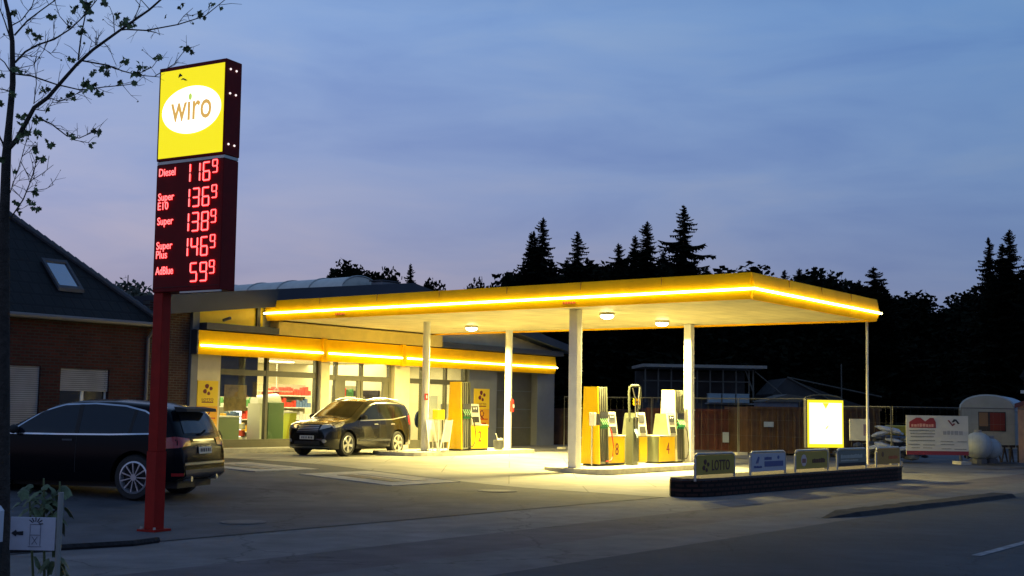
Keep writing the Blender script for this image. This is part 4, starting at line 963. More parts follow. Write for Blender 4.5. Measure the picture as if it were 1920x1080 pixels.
# lit poster box
LB = thing('lit_poster_box', S(5.83, 17.35, .02), TH-R_(34), 'brightly lit yellow-rimmed poster box on a post above the low wall', 'light box')
hw = .52
bx('post', M['metal'], LB, -.05, -.01, -.03, .03, 0, 1.0); bx('post', M['metal'], LB, .05, .09, -.03, .03, 0, 1.0)
cs = bx('casing', M['dgrey'], LB, -hw-.02, hw+.02, -.02, .12, .87, 2.09, bev=.02)
MB().tube([((hw+.02)*math.cos(k*math.pi/12), .05, 2.09+.11*math.sin(k*math.pi/12)) for k in range(13)], .018, 6).build('arched_top', M['frame'], LB)
bx('lit_rim', mat('rim_yellow', (.9, .7, 0), emit=(1, .80, .02), estr=1.1), cs, -hw, hw, -.035, -.021, .89, 2.07, bev=.005)
bx('lit_poster', mat('poster_white', (1, 1, .9), emit=(1, .93, .50), estr=1.9), cs, -hw+.05, hw-.05, -.045, -.0355, .98, 2.0)
MB().prism([(-.09, 1.995), (.09, 1.995), (0, 1.85)], -.050, -.0455).build('emblem', mat('poster_yellow', (.8, .7, 0), emit=(.9, .8, .05), estr=1), cs)
MB().prism([(-.02, 1.36), (.06, 1.44), (.08, 1.43), (.02, 1.35)], -.050, -.0455).build('small_print', mat('poster_olive', (.5, .5, .1), emit=(.6, .6, .2), estr=1), cs)
t = thing('leaning_pole', (0, 0, 0), 0, 'thin white pole slanting up from the low wall to the canopy corner', 'pole')
MB().tube([Vector(S(8.3, 17.5, .35)), Vector(S(10.98, 16.5, 4.42))], .035, 8).build('shaft', M['offwhite'], t); MB().ball(S(8.3, 17.5, .39), .06, 1).build('base_clamp', M['metal'], t)

# ---------------------------------------------------------------- building site behind
def W_(px, Y): return (px-960)/FPX*Y          # lateral metres
def container(x0, x1, Y, z1, rz, label, c):
    t = thing('skip_container', ((x0+x1)/2, Y, .22), rz, label, 'container', 'rusty containers behind the site fence'); w_ = (x1-x0)/2
    body = bx('shell', c, t, -w_, w_, 0, 2.2, 0, z1-.22)
    n = int((x1-x0)/.35)
    r = MB()
    for k in range(n): x = -w_+(k+.5)*2*w_/n; r.box(x-.05, x+.05, -.06, -.002, .12, z1-.4)
    r.build('ribs', c, t); bx('top_rail', c, t, -w_-.03, w_+.03, -.08, .06, z1-.3, z1-.2)
    return t
rust = mat('rusty_red', (.075, .018, .012), .8, var=.35, vscale=2); rust2 = mat('rusty_brown', (.075, .036, .014), .8, var=.35, vscale=2); rust3 = mat('dull_rust', (.035, .018, .015), .9, var=.4, vscale=1.5)
container(W_(1040, 53), W_(1205, 53), 53, 1.80, 0, 'dark rusty container seen behind the pump numbered 8', rust3)
c1 = container(W_(1215, 49), W_(1370, 49), 49, 1.86, R_(0), 'red-brown container behind the pump numbered 4', rust)
bx('paper_notice', mat('notice_blue', (.35, .42, .5), .6), c1, 1.35, 1.6, -.10, -.085, .35, .75)
c2 = container(W_(1412, 46), W_(1636, 50), 48, 1.98, R_(14), 'long brown ribbed container behind the lit poster box', rust2)
bx('name_plate', mat('plate_grey', (.30, .36, .42), .6), c2, -2.2, -1.8, -.10, -.085, 1.0, 1.2)
t = thing('white_sheet_sign', (W_(1612, 38), 38, .95), R_(10), 'white sheet sign hanging on the site fence beside the thin slanting pole', 'sign')
bx('sheet', mat('cream_sheet', (.50, .50, .42), .7, var=.1), t, -.33, .33, 0, .02, 0, .66, bev=.003); bx('small_print', mat('purple_print', (.2, .15, .2), .6), t, .12, .25, -.006, -.001, .15, .5)
fmet = mat('fence_zinc', (.11, .11, .10), .5, .4, var=.1, vscale=6)
# mesh fence panels
def fence_panel(p0, p1, z0, h, label):
    p0 = Vector(p0); p1 = Vector(p1); d = p1-p0; Ln = d.length
    t = thing('fence_panel', (p0.x, p0.y, z0), math.atan2(d.y, d.x), label, 'fence', 'mesh panels of the site fence')
    MB().tube([(0.03, 0, 0), (0.03, 0, h), (Ln-.03, 0, h), (Ln-.03, 0, 0)], .022, 6).build('frame', fmet, t)
    m_ = MB(); k = .15
    while k < Ln-.05: m_.tube([(k, 0, .1), (k, 0, h)], .0016, 3, False); k += .25
    for z in (.15, .7, 1.25, h-.05): m_.tube([(.03, 0, z), (Ln-.03, 0, z)], .002, 3, False)
    m_.build('mesh_wires', fmet, t); bx('foot', M['kerb'], t, -.15, .2, -.25, .25, 0, .1)
fp = [(W_(1060, 47), 47), (W_(1225, 45.5), 45.5), (W_(1386, 44), 44), (W_(1530, 41), 41), (W_(1672, 38), 38), (W_(1800, 38.5), 38.5), (W_(1930, 39), 39)]
lbs = ['site fence panel seen behind the pump numbered 8', 'site fence panel seen behind the pump numbered 4', 'site fence panel just right of the brightly lit column', 'site fence panel behind the lit poster box', 'site fence panel carrying the large white banner', 'site fence panel in front of the site trailer']
for k in range(6): fence_panel(fp[k], fp[k+1], .25, 2.0 if k < 3 else 1.75, lbs[k])
# banner
t = thing('builder_banner', (W_(1698, 37.9), 37.9, .55), R_(3), 'wide white banner with two red roofs and text lines on the fence', 'banner')
bw_, bh_ = 1.95, 1.2
bx('sheet', mat('banner_white', (.46, .46, .42), .7, var=.06), t, 0, bw_, -.03, -.01, 0, bh_); redp = mat('banner_red', (.24, .02, .02), .6); gp_ = mat('banner_grey', (.17, .18, .17), .7)
bx('red_stripe', mat('banner_crimson', (.17, .015, .03), .6), t, 0, bw_, -.036, -.031, 0, .12)
MB().prism([(.1, .82), (.1, 1.0), (.32, 1.13), (.45, 1.13), (.6, 1.02), (.75, 1.13), (.86, 1.13), (.93, 1.0), (.93, .82)], -.037, -.031).build('red_roofs', redp, t)
m_ = MB(); bars(m_, [(.16, .88, .85, .1)], -.0375); m_.build('red_lettering', mat('banner_pink', (.5, .25, .2), .6), t)
m_ = MB(); bars(m_, [(.1, .9, .72, .035), (.13, .9, .63, .035), (.14, .86, .54, .035), (.1, .9, .42, .03), (.06, .42, .30, .03), (.52, .9, .29, .03), (.16, .42, .20, .028), (.52, .8, .20, .028), (1.07, 1.46, .40, .026), (1.6, 1.9, .40, .026), (1.07, 1.5, .31, .026), (1.1, 1.4, .18, .026), (1.5, 1.88, .17, .026)], -.031); m_.build('text_lines', gp_, t)
m_ = MB(); bars(m_, [(1.15, 1.78, .62, .14)], -.031); m_.build('grey_lettering', mat('banner_lgrey', (.28, .28, .28), .7), t)
MB().prism([(1.3, 1.06), (1.45, .88), (1.55, .95), (1.5, .98), (1.45, .94), (1.35, 1.07)], -.037, -.031).build('emblem', mat('banner_maroon', (.16, .03, .03), .6), t)
MB().prism([(1.42, 1.0), (1.5, 1.1), (1.58, 1.09), (1.68, .96), (1.62, .95), (1.55, 1.04), (1.48, 1.0)], -.037, -.031).build('emblem', M['black'], t)
# trailer
t = thing('site_trailer', (W_(1800, 45), 45, .2), R_(-27), 'pale site trailer with a rounded roof and a red curtained window', 'trailer')
tw_ = 1.85; prof = [(0, .42), (0, 1.75)]+[(tw_/2-tw_/2*math.cos(k*math.pi/10), 1.75+.55*math.sin(k*math.pi/10)**.8) for k in range(1, 10)]+[(tw_, 1.75), (tw_, .42)]
MB().prism(prof, 0, 4.6).build('body', mat('trailer_paint', (.20, .22, .22), .6, var=.12, vscale=1.5), t)
MB().prism([(tw_/2-(tw_/2+.05)*math.cos(k*math.pi/12), 1.77+.58*math.sin(k*math.pi/12)**.8) for k in range(13)]+[(tw_/2+(tw_/2)*math.cos(k*math.pi/12), 1.75+.55*math.sin(k*math.pi/12)**.8) for k in range(13)], .05, 4.65).build('roof_skin', mat('roof_blue', (.25, .36, .46), .4), t)
wn = bx('window', M['black'], t, .62, 1.55, -.02, -.002, 1.02, 1.72); bx('curtain', mat('curtain_red', (.11, .010, .008), .8), wn, 1.02, 1.52, -.03, -.0205, 1.05, 1.69); bx('curtain', mat('curtain_tan', (.15, .09, .05), .8), wn, .65, .95, -.03, -.0205, 1.2, 1.69)
for y in (1.2, 3.4): MB().cyl((-.02, y, .32), (.25, y, .32), .32, 20).build('wheel', M['black'], t)
for x in (.2, tw_-.2): MB().cyl((x, .2, 0), (x, .2, .42), .05, 8).build('support_leg', M['dgrey'], t)
bx('drawbar', M['dgrey'], t, .8, 1.05, -1.3, 0, .35, .45)
t = thing('timber_shed', (W_(1908, 42), 42, .2), R_(-22), 'warm brown timber shed front cut by the right edge beside the trailer', 'shed')
bx('wall', mat('shed_timber', (.35, .20, .12), .8, var=.2), t, 0, 1.8, 0, 1.5, 0, 1.95); MB().prism([(-.1, 1.85), (-.1, 2.0), (.9, 2.35), (1.9, 2.0), (1.9, 1.85), (.9, 2.2)], -.15, 1.7).build('roof', mat('shed_roof', (.10, .03, .03), .7), t)
for k, (px_, r, lb) in enumerate([(1832, .46, 'larger pale round tank standing behind the banner'), (1862, .36, 'smaller pale round tank in front of the trailer')]):
    t = thing('water_tank', (W_(px_, 41), 41+k*.3, .2), 0, lb, 'tank', 'pale tanks by the trailer')
    MB().ball((0, 0, r+.12), r, 3, (1.0, 1, 1.0)).build('tank', mat('tank_plastic', (.26, .29, .31), .5, var=.1), t, smooth=True); MB().tube([(0, 0, 0), (0, 0, .15)], r*.6, 12).build('stand', M['dgrey'], t)
    MB().cyl((0, 0, 2*r+.08), (0, 0, 2*r+.18), .12, 12).build('lid', M['grey'], t)
for k in range(5):
    t = thing('support_trestle', (W_(1868+k*13, 42.5), 42.5, .2), R_(k*20), 'dark timber trestles standing under the trailer', 'trestle', 'trestles under the trailer')
    MB().tube([(-.12, 0, 0), (0, 0, .5)], .03, 5).build('leg', M['trunk'], t); MB().tube([(.12, 0, 0), (0, 0, .5)], .03, 5).build('leg', M['trunk'], t); bx('beam', M['trunk'], t, -.2, .2, -.04, .04, .5, .58)
# rubble heap: separate pale slabs
pal = mat('pale_slab', (.40, .43, .48), .8, var=.2); dkr = mat('dark_rubble', (.07, .08, .10), .9, var=.4, vscale=3)
hp_ = MB()
for k in range(70):
    x = random.gauss(0, .9); h = .75*math.exp(-(x/1.1)**2); hp_.ball((x, random.uniform(-.6, .6), random.uniform(0, h+.1)), random.uniform(.1, .26), 1, (1.3, 1, .6), .25)
o = hp_.build('rubble_heap', dkr); o.location = (W_(1664, 46), 46, .2); tag(o, 'heap of dark rubble between the fence posts right of the white sheet sign', 'rubble', kind='stuff')
for k, (px_, py_, s_) in enumerate([(1655, 812, .3), (1668, 806, .4), (1640, 838, .28), (1660, 836, .35), (1675, 826, .25), (1690, 842, .3)]):
    q = atY(px_, py_, 45.2); b_ = MB().ball((0, 0, 0), s_, 2, (1.3, .6, .28), .18); o = b_.build('broken_slab', pal); o.location = q; o.rotation_euler = (0, random.uniform(-.3, .3), 0)
    tag(o, 'pale broken slab lying on the dark rubble heap', 'slab', 'pale slabs on the rubble heap')
t = thing('yellow_digger', (W_(1682, 52), 52, .2), 0, 'small yellow machine body showing above the rubble left of the banner', 'digger')
bx('hood', mat('digger_yellow', (.55, .36, .02), .5, var=.2), t, -.25, .55, 0, 1, .7, 1.12, bev=.06); bx('undercarriage', M['black'], t, -.4, .8, .1, .9, 0, .6, bev=.1)
t = thing('flat_trailer_roof', (W_(1738, 62), 62, .2), 0, 'pale blue flat roof of a low cabin beyond the banner', 'cabin')
bx('wall', M['black'], t, .1, 2.2, 0, 3, 0, 1.25); bx('roof', mat('cabin_roof', (.25, .36, .46), .5), t, 0, 2.3, -.1, 3.1, 1.25, 1.5)
# half-finished site building
SB = thing('unfinished_building', (W_(1208, 75), 75, .3), R_(3), 'dark unfinished site building with a flat roof behind the fuel pumps', 'building')
dk = mat('site_dark', (.045, .045, .045), .9, var=.3, vscale=1); dl = mat('site_timber', (.09, .085, .07), .8, var=.2)
bx('back_wall', dk, SB, 0, 7.0, 3, 3.3, 0, 4.0); bx('roof_slab', mat('roof_edge', (.24, .23, .20), .7, var=.15), SB, -.1, 7.5, -.6, 4, 4.15, 4.33)
bx('lower_wall', dk, SB, 0, 6.6, 0, .25, 0, 2.0)
for k in range(9): bx('stud', dl, SB, .1+k*.8, .18+k*.8, 0, .08, 2.0, 4.15)
bx('rail', dl, SB, 0, 6.6, -.05, 0, 3.3, 3.36); bx('ledge', mat('ledge', (.2, .22, .22), .7), SB, 3.8, 7.2, -.3, .0, 1.95, 2.03)
bx('brace', dl, SB, 6.75, 6.85, 0, .08, 2.2, 4.15); MB().tube([(6.3, 0, 4.1), (6.8, 0, 2.7)], .05, 5).build('brace', dl, SB); MB().tube([(6.9, 0, 4.0), (8.6, 0, 2.6)], .04, 5).build('brace', dl, SB)
for k in range(3):
    q = thing('pale_crate', (W_(1208, 75)+3.93+k*.86, 74.78+k*.05, .3+2.04), R_(3), ['leftmost', 'middle', 'rightmost'][k]+' of the three pale crates on the ledge of the unfinished building', 'crate', 'pale crates on the ledge')
    bx('shell', mat('crate_blue', (.22, .30, .33), .6, var=.1), q, 0, .78, -.1, .4, 0, .52, bev=.02); bx('lid', mat('crate_lid', (.28, .36, .38), .6), q, -.01, .79, -.11, .41, .52, .56)
t = thing('grey_hut', (W_(1438, 70), 70, .3), 0, 'grey-blue boarded hut right of the unfinished building', 'hut')
bx('wall', mat('hut_grey', (.12, .14, .17), .8, var=.15), t, -.1, 1.8, 0, 3, 0, 2.1); MB().prism([(-.2, 2.1), (1.9, 2.1), (2.3, 2.4), (1.2, 2.55), (-.1, 2.15)], -.2, 3.2).build('roof', dl, t)
t = thing('dark_barn', (W_(1450, 85), 85, .3), 0, 'dark low barn roof with pale verge lines behind the lit poster box', 'barn')
MB().prism([(0, 0), (0, 2.8), (1.0, 3.9), (5.2, 2.4), (6.5, 2.0), (6.5, 0)], 0, 6).build('body', dk, t); MB().tube([(1.0, -.1, 3.95), (5.6, -.1, 1.6)], .06, 5).build('verge', dl, t); MB().tube([(1.0, -.1, 3.95), (7.5, -.1, 2.7)], .05, 5).build('verge', dl, t)
MB().cyl((4.5, -1, 0), (4.5, -1, 4.9), .045, 6).build('mast', dl, t)
t = thing('far_house', (W_(1912, 60), 60, .2), R_(-24), 'dark house with a tiled roof half hidden by trees at the right edge', 'house')
bx('wall', mat('far_brick', (.03, .016, .014), .9), t, .2, 6, 0, 5, 0, 3.6); MB().prism([(0, 3.5), (1.3, 5.6), (7, 5.6), (7, 3.5)], -.3, 5.3).build('roof', tiles, t); bx('chimney', M['offwhite'], t, .05, .3, -.32, -.1, 2.7, 2.85)

# ---------------------------------------------------------------- foreground: plant, small sign, marker post
t = thing('delineator_post', (W_(-3, 8.0), 8.0, -.03), R_(-4), 'white roadside marker post with a black band at the lower left edge', 'marker post')
def dp(z0, z1, m_, nm):
    w0 = .085
    MB().prism([(-w0, z0), (w0, z0-.0), (w0, z1), (-w0, z1)], -.05, .05).build(nm, m_, t)
dp(0, .60, mat('post_white', (.62, .64, .70), .5), 'lower_post')
MB().prism([(-.086, .602), (.086, .602), (.086, .86), (-.086, .92)], -.051, .051).build('black_band', M['black'], t)
MB().prism([(-.085, .922), (.085, .862), (.085, 1.06), (.06, 1.09), (-.085, 1.12)], -.05, .05).build('post_head', mat('post_white', (.62, .64, .70), .5), t)
bx('reflector', mat('reflector', (.55, .57, .6), .2), t, -.03, .05, -.056, -.0515, .64, .70)
SP = thing('small_sign', (W_(131, 8.2), 8.2, 0), R_(-3), 'small white board with a black arrow on a grey post among sunflower leaves', 'sign')
MB().cyl((0, 0, 0), (0, 0, 1.14), .018, 10).build('post', mat('post_grey', (.24, .25, .24), .5), SP)
bd = bx('board', mat('board_white', (.48, .48, .55), .6, var=.08, vscale=9), SP, -.325, -.022, -.012, 0, .76, .975, bev=.003)
inkm = mat('black_ink', (.012, .012, .02), .7)
MB().prism([(-.315, .87), (-.285, .892), (-.280, .880), (-.236, .884), (-.236, .858), (-.280, .861), (-.285, .850)], -.018, -.0125).build('arrow', inkm, bd)
ik = MB(); lnm = mat('faint_ink', (.16, .16, .2), .7)
for p, q in (((-.19, .79), (-.19, .93)), ((-.12, .79), (-.12, .93)), ((-.19, .93), (-.12, .93)), ((-.19, .86), (-.12, .86)), ((-.2, .785), (-.11, .785)), ((-.175, .80), (-.14, .85)), ((-.14, .80), (-.175, .85))): ik.tube([(p[0], -.0145, p[1]), (q[0], -.0145, q[1])], .0018, 4)
ik.build('drawing', lnm, bd); ik = MB()
for a_ in (-60, -30, 0, 30, 60, 100): c_, s_ = math.sin(R_(a_)), math.cos(R_(a_)); ik.tube([(-.155+.022*c_, -.0145, .935+.012*s_), (-.155+.05*c_, -.0145, .94+.035*s_)], .003, 4)
ik.build('spark_marks', inkm, bd)
def leaf_blob(mb, c, r, n=9, tilt=None, droop=.25):
    d = Vector((random.gauss(0, 1), random.gauss(0, 1), random.gauss(0, .5))).normalized() if tilt is None else tilt
    x = d; y = Vector((0, 0, 1)).cross(d)
    y = (y if y.length > .1 else Vector((1, 0, 0))).normalized(); z = x.cross(y)
    pts = []
    for k in range(n):
        t_ = -math.pi+2*math.pi*k/n; rr = r*(.62+.38*abs(math.cos(t_*.5))**.5)*(1 if k % 2 else .82)
        u_, v_ = math.cos(t_)*rr+r*.9, math.sin(t_)*rr*.8
        pts.append(Vector(c)+x*u_+y*v_-Vector((0, 0, 1))*droop*(u_*u_+v_*v_*1.6)/max(r, .001))
    cv = mb.b.verts.new(Vector(c)+x*r*.9-Vector((0, 0, 1))*droop*r*.6); vs = [mb.b.verts.new(p) for p in pts]
    for k in range(n): mb.b.faces.new((cv, vs[k], vs[(k+1) % n]))
sf_ = mat('sunflower_leaf', (.055, .085, .03), .6, var=.4, vscale=14, var2=(.10, .13, .06))
PL = thing('sunflower_plant', (W_(122, 8.35), 8.35, 0), 0, 'leafy sunflower plant growing round the small arrow sign at lower left', 'plant')
stm = MB(); lf = MB()
for (x, h) in ((.02, 1.20), (-.09, 1.22), (.05, .7), (-.06, .66), (-.18, 1.1)):
    stm.tube([(x*.5, .03, 0), (x*.8, .05, h*.5), (x, .0, h)], [.012, .009, .006], 6)
stm.build('stems', mat('stem', (.10, .13, .05), .7), PL)
for k in range(48):
    leaf_blob(lf, (random.uniform(-.20, .04), random.uniform(-.08, .1), random.uniform(.96, 1.18)), random.uniform(.028, .058), 11, Vector((random.uniform(-1, 1), random.uniform(-.8, .3), random.uniform(-.2, .35))).normalized(), .5)
for k in range(24):
    leaf_blob(lf, (random.uniform(-.16, .05), random.uniform(-.02, .12), random.uniform(.35, .74)), random.uniform(.03, .055), 11, Vector((random.uniform(-1, 1), random.uniform(-.8, .3), random.uniform(-.6, .1))).normalized(), .6)
for k in range(6): leaf_blob(lf, (random.uniform(-.01, .05), random.uniform(-.05, .05), random.uniform(.75, 1.0)), .04, 11, None, .6)
lf.build('leaves', sf_, PL, smooth=True, fixn=False)

# ---------------------------------------------------------------- street tree at left
DT = 10.0
ST = thing('street_maple', (W_(8, DT), DT, 0), 0, 'thin young maple with sparse leaves at the left edge, branches over the sign', 'tree')
def tp(px_, py_, dy=0): return atY(px_, py_, DT+dy)-Vector((W_(8, DT), DT, 0))
trunk = MB(); tpts = [(3, 1500, 15), (5, 1080, 13), (6, 800, 12), (7, 560, 11), (8, 412, 9.5), (12, 292, 8.5), (17, 233, 6.5), (24, 156, 5.5), (23, 78, 4.5), (17, 31, 4), (5, -20, 3)]
trunk.tube([tp(a, c) for a, c, r in tpts], [r/230 for a, c, r in tpts], 14); trunk.build('trunk', M['trunk'], ST, smooth=True)
limbs = [
 ([(10, 285), (31, 262), (47, 233), (64, 202), (90, 183), (117, 152), (144, 121), (175, 93), (226, 56), (281, 18), (310, -8)], 5.2, 1.7, -.25),
 ([(226, 56), (237, 55), (274, 57), (333, 46), (385, 30), (424, -2)], 1.8, .7, -.5),
 ([(150, 113), (200, 122), (230, 133), (259, 141), (296, 144)], 1.7, .8, .3), ([(255, 140), (285, 126), (300, 107)], .9, .5, .3), ([(290, 143), (326, 120), (348, 92), (352, 88)], .9, .5, .5),
 ([(24, 138), (58, 142), (105, 158), (152, 169), (195, 163), (230, 160), (252, 157)], 1.8, .7, .2),
 ([(66, 218), (97, 233), (125, 255), (148, 259), (171, 249), (191, 245)], 1.5, .6, -.3), ([(132, 261), (167, 268)], .8, .5, -.3),
 ([(29, 117), (47, 97), (70, 84), (101, 74), (132, 54), (156, 31), (181, 0)], 2.2, 1.0, .4),
 ([(27, 66), (51, 39), (78, 19), (108, -3)], 1.8, 1.0, .2), ([(64, 195), (68, 156), (64, 117), (47, 105)], 1.0, .5, .1),
 ([(146, 113), (152, 66), (160, 27), (162, -5)], 1.6, .9, -.1), ([(19, 362), (39, 303), (47, 272), (60, 238)], 1.0, .6, -.2),
 ([(19, 410), (43, 374), (58, 339), (66, 311), (70, 268)], 1.4, .7, -.3), ([(50, 360), (86, 354), (101, 346)], .8, .4, -.3), ([(58, 339), (80, 325), (100, 309)], .8, .4, -.3),
 ([(17, 171), (8, 168), (-10, 165)], 1.4, .8, .1), ([(20, 136), (8, 117), (-8, 103)], 1.4, .8, 0), ([(10, 280), (4, 265), (-10, 240)], 2.2, 1.4, 0), ([(21, 78), (8, 39), (-4, 8)], 1.6, .8, 0),
 ([(64, 205), (85, 208), (98, 192), (128, 192)], .9, .5, .2), ([(90, 183), (110, 190), (135, 180), (150, 172)], .9, .5, .3), ([(24, 130), (62, 122), (84, 92), (88, 82)], .8, .5, 0),
 ([(170, 88), (181, 83), (180, 58)], .8, .5, 0), ([(181, 83), (168, 72), (160, 66)], .7, .4, 0), ([(215, 60), (213, 30), (206, 12)], .9, .5, -.4), ([(195, 80), (207, 92)], .8, .4, 0), ([(22, 100), (60, 105), (83, 108)], .8, .4, .2),
 ([(281, 18), (260, -5)], 1, .6, -.2), ([(252, 34), (262, 10), (248, -8)], 1, .6, -.3), ([(333, 46), (345, 30), (362, 15)], .8, .4, -.5), ([(274, 57), (292, 60), (300, 66)], .6, .3, -.4), ([(132, 54), (112, 30), (102, -2)], 1.0, .5, .3), ([(101, 74), (100, 40)], .7, .4, .3),
 ([(43, 374), (22, 352), (24, 340)], .8, .4, -.2), ([(39, 303), (52, 330), (56, 345)], .7, .4, -.2), ([(70, 84), (95, 100), (105, 92)], .7, .4, .2), ([(18, 50), (40, 38), (60, 12), (64, -4)], 1.3, .7, -.2)]
br = MB(); ends = []
for pts, r0, r1, dz in limbs:
    n = len(pts); P = [tp(a+random.uniform(-.6, .6), c, dz*(i/(n-1))) for i, (a, c) in enumerate(pts)]
    br.tube(P, [(r0+(r1-r0)*i/(n-1))/230 for i in range(n)], 7)
    for i in range(n-1):
        for q in range(3 if n > 3 else 2):
            if random.random() < .95:
                f_ = random.random(); o_ = P[i].lerp(P[i+1], f_); d_ = (P[i+1]-P[i]).normalized()
                sd = (d_*random.uniform(.3, 1)+Vector((random.uniform(-.8, .8), random.uniform(-.7, .7), random.uniform(-.5, .9)))).normalized()
                ln = random.uniform(.06, .19); m_ = o_+sd*ln*.55+Vector((0, 0, random.uniform(-.02, .02))); e_ = o_+sd*ln
                br.tube([o_, m_, e_], [.0026, .002, .0013], 4); 
                if random.random() < .22: ends.append((e_, .024))
                if random.random() < .6: br.tube([m_, m_+(sd+Vector((random.uniform(-1, 1), 0, random.uniform(-1, 1)))*.8).normalized()*ln*.5], [.0018, .001], 3)
br.build('branches', M['trunk'], ST, smooth=True)
fo = MB()
def maple(mb, c, s_):
    c = Vector(c); d = Vector((random.uniform(-1, 1), random.uniform(-1, 1), random.uniform(-1.2, .1))).normalized(); y = Vector((random.uniform(-1, 1), random.uniform(-1, 1), .3)).cross(d).normalized(); z = d.cross(y)
    sh = [(0, .0), (.25, .35), (.15, .75), (.45, .55), (.62, .85), (.68, .42), (1.15, .28), (1.0, .0)]
    sh = sh+[(a, -b_) for a, b_ in sh[-2:0:-1]]
    cv = mb.b.verts.new(c+d*s_*.45+z*s_*.12); vs = [mb.b.verts.new(c+d*a*s_+y*b_*s_*.8-z*s_*.3*abs(b_)) for a, b_ in sh]
    for k in range(len(vs)): mb.b.faces.new((cv, vs[k], vs[(k+1) % len(vs)]))
clusters = [(54, 53, 9), (33, 128, 13), (28, 20, 7), (137, 13, 7), (165, 10, 12), (170, 160, 15), (158, 152, 10), (185, 172, 8), (83, 168, 8), (130, 178, 8), (137, 112, 7), (5, 138, 7), (2, 190, 6), (40, 215, 7), (38, 230, 6), (70, 222, 7),
 (73, 246, 9), (68, 278, 9), (72, 297, 8), (92, 268, 8), (132, 252, 7), (184, 245, 7), (170, 267, 6), (233, 112, 8), (172, 134, 7), (198, 122, 9), (200, 135, 7), (250, 132, 9), (262, 120, 6), (274, 125, 5), (297, 103, 8), (348, 88, 8), (361, 95, 5), (250, 152, 6), (229, 155, 7),
 (340, 10, 6), (395, 8, 5), (415, 15, 4), (232, 40, 12), (245, 45, 8), (222, 25, 6), (194, 3, 7), (168, 35, 4), (154, 55, 9), (63, 357, 10), (60, 378, 7), (65, 390, 8), (32, 378, 5), (36, 395, 7), (30, 318, 4), (22, 172, 8), (72, 68, 9), (98, 30, 8), (46, 245, 10), (36, 250, 10), (2, 296, 8), (312, 28, 3), (375, 22, 6), (86, 205, 5), (130, 42, 6), (150, 58, 6), (40, 260, 8), (380, 32, 4), (335, 140, 3), (343, 148, 3)]
for a, c, r in clusters:
    n = max(2, int(r*.75))
    for k in range(n): maple(fo, tp(a+random.gauss(0, r*.32), c+random.gauss(0, r*.32), random.uniform(-.25, .15)), random.uniform(.028, .050)*(.7+r/22))
for e_, s_ in ends: maple(fo, e_, s_*random.uniform(.5, .9))
fo.build('leaves', M['leaf'], ST, fixn=False)

# ---------------------------------------------------------------- trees behind
def conifer_mesh(seed, slim=1.0, ragged=.25, twin=0):
    rnd = random.Random(seed); mb = MB()
    stems = [(0, 0, 1.0, 1.0)]+([(.045, .0, .93, .75)] if twin else [])
    V = mb.b.verts.new
    for (sx, sy, top, fat) in stems:
        nbr = 430; bias = [rnd.uniform(1-ragged, 1+ragged) for _ in range(60)]
        for i in range(nbr):
            f_ = (i+rnd.random())/nbr; z = .08+(top-.085)*f_; a = rnd.uniform(0, 6.283); ca, sa = math.cos(a), math.sin(a)
            env = (1-f_)**.8*(1-.35*max(0, .35-f_)/.35)
            rr = .20*slim*fat*env*bias[int(f_*30)+(30 if ca > 0 else 0)-(1 if f_ >= 1 else 0)]*rnd.uniform(.55, 1.15)+.007
            dr = rnd.uniform(.05, .38)-(.35 if f_ > .93 else 0)
            def pt(t_, sd=0, up=0): return Vector((sx+ca*rr*t_-sa*sd, sy+sa*rr*t_+ca*sd, z-dr*rr*t_+.42*rr*max(0, t_-.6)+up))
            nseg = 6
            for q in range(nseg):
                t0 = (q+.3)/nseg; L_ = rr*.30*(1.25-t0)*rnd.uniform(.6, 1.4)+.0035; hang = -rnd.uniform(.25, .9)*L_
                for sd in (-1, 1):
                    mb.b.faces.new([V(pt(t0-.13)), V(pt(t0+.14, sd*L_, hang)), V(pt(t0+.10, 0, -.004))])
                mb.b.faces.new([V(pt(t0-.10)), V(pt(t0+.03, 0, hang*1.2-.004)), V(pt(t0+.14))])
        for q in range(10):
            z = top-.05*q/10; a = rnd.uniform(0, 6.28); l_ = .004+.012*q/10
            mb.b.faces.new([V((sx, sy, z)), V((sx+l_*math.cos(a), sy+l_*math.sin(a), z+.004)), V((sx, sy, z-.012))])
        mb.tube([(sx, sy, .5), (sx, sy, top)], [.004, .0008], 4)
    me = bpy.data.meshes.new('conifer_crown'); mb.b.to_mesh(me); mb.b.free(); me.materials.append(M['needle']); return me
def broad_mesh(seed, m_, dens=6500, spread=.42, drop=0):
    rnd = random.Random(seed); mb = MB(); cl = []
    for k in range(54):
        z = rnd.uniform(.30, .93); rr = spread*math.sin(min(1, (1.02-z)/.55)*math.pi/2)*rnd.uniform(.35, 1.0); a = rnd.uniform(0, 6.28)
        cl.append((Vector((rr*math.cos(a), rr*math.sin(a), z)), rnd.uniform(.05, .11)))
    for k in range(dens):
        c, r = rnd.choice(cl); p = c+Vector((rnd.gauss(0, 1), rnd.gauss(0, 1), rnd.gauss(0, 1))).normalized()*r*rnd.random()**.45-Vector((0, 0, drop*rnd.random()*r*2)); s_ = rnd.uniform(.007, .015)
        v1 = Vector((rnd.uniform(-1, 1), rnd.uniform(-1, 1), rnd.uniform(-1, 1))).normalized(); v2 = v1.cross(Vector((rnd.uniform(-1, 1), rnd.uniform(-1, 1), .5))).normalized()
        mb.b.faces.new([mb.b.verts.new(p+q) for q in (v1*s_*1.5, v2*s_, -v1*s_*1.5, -v2*s_)])
    me = bpy.data.meshes.new('leaf_crown'); mb.b.to_mesh(me); mb.b.free(); me.materials.append(m_); return me
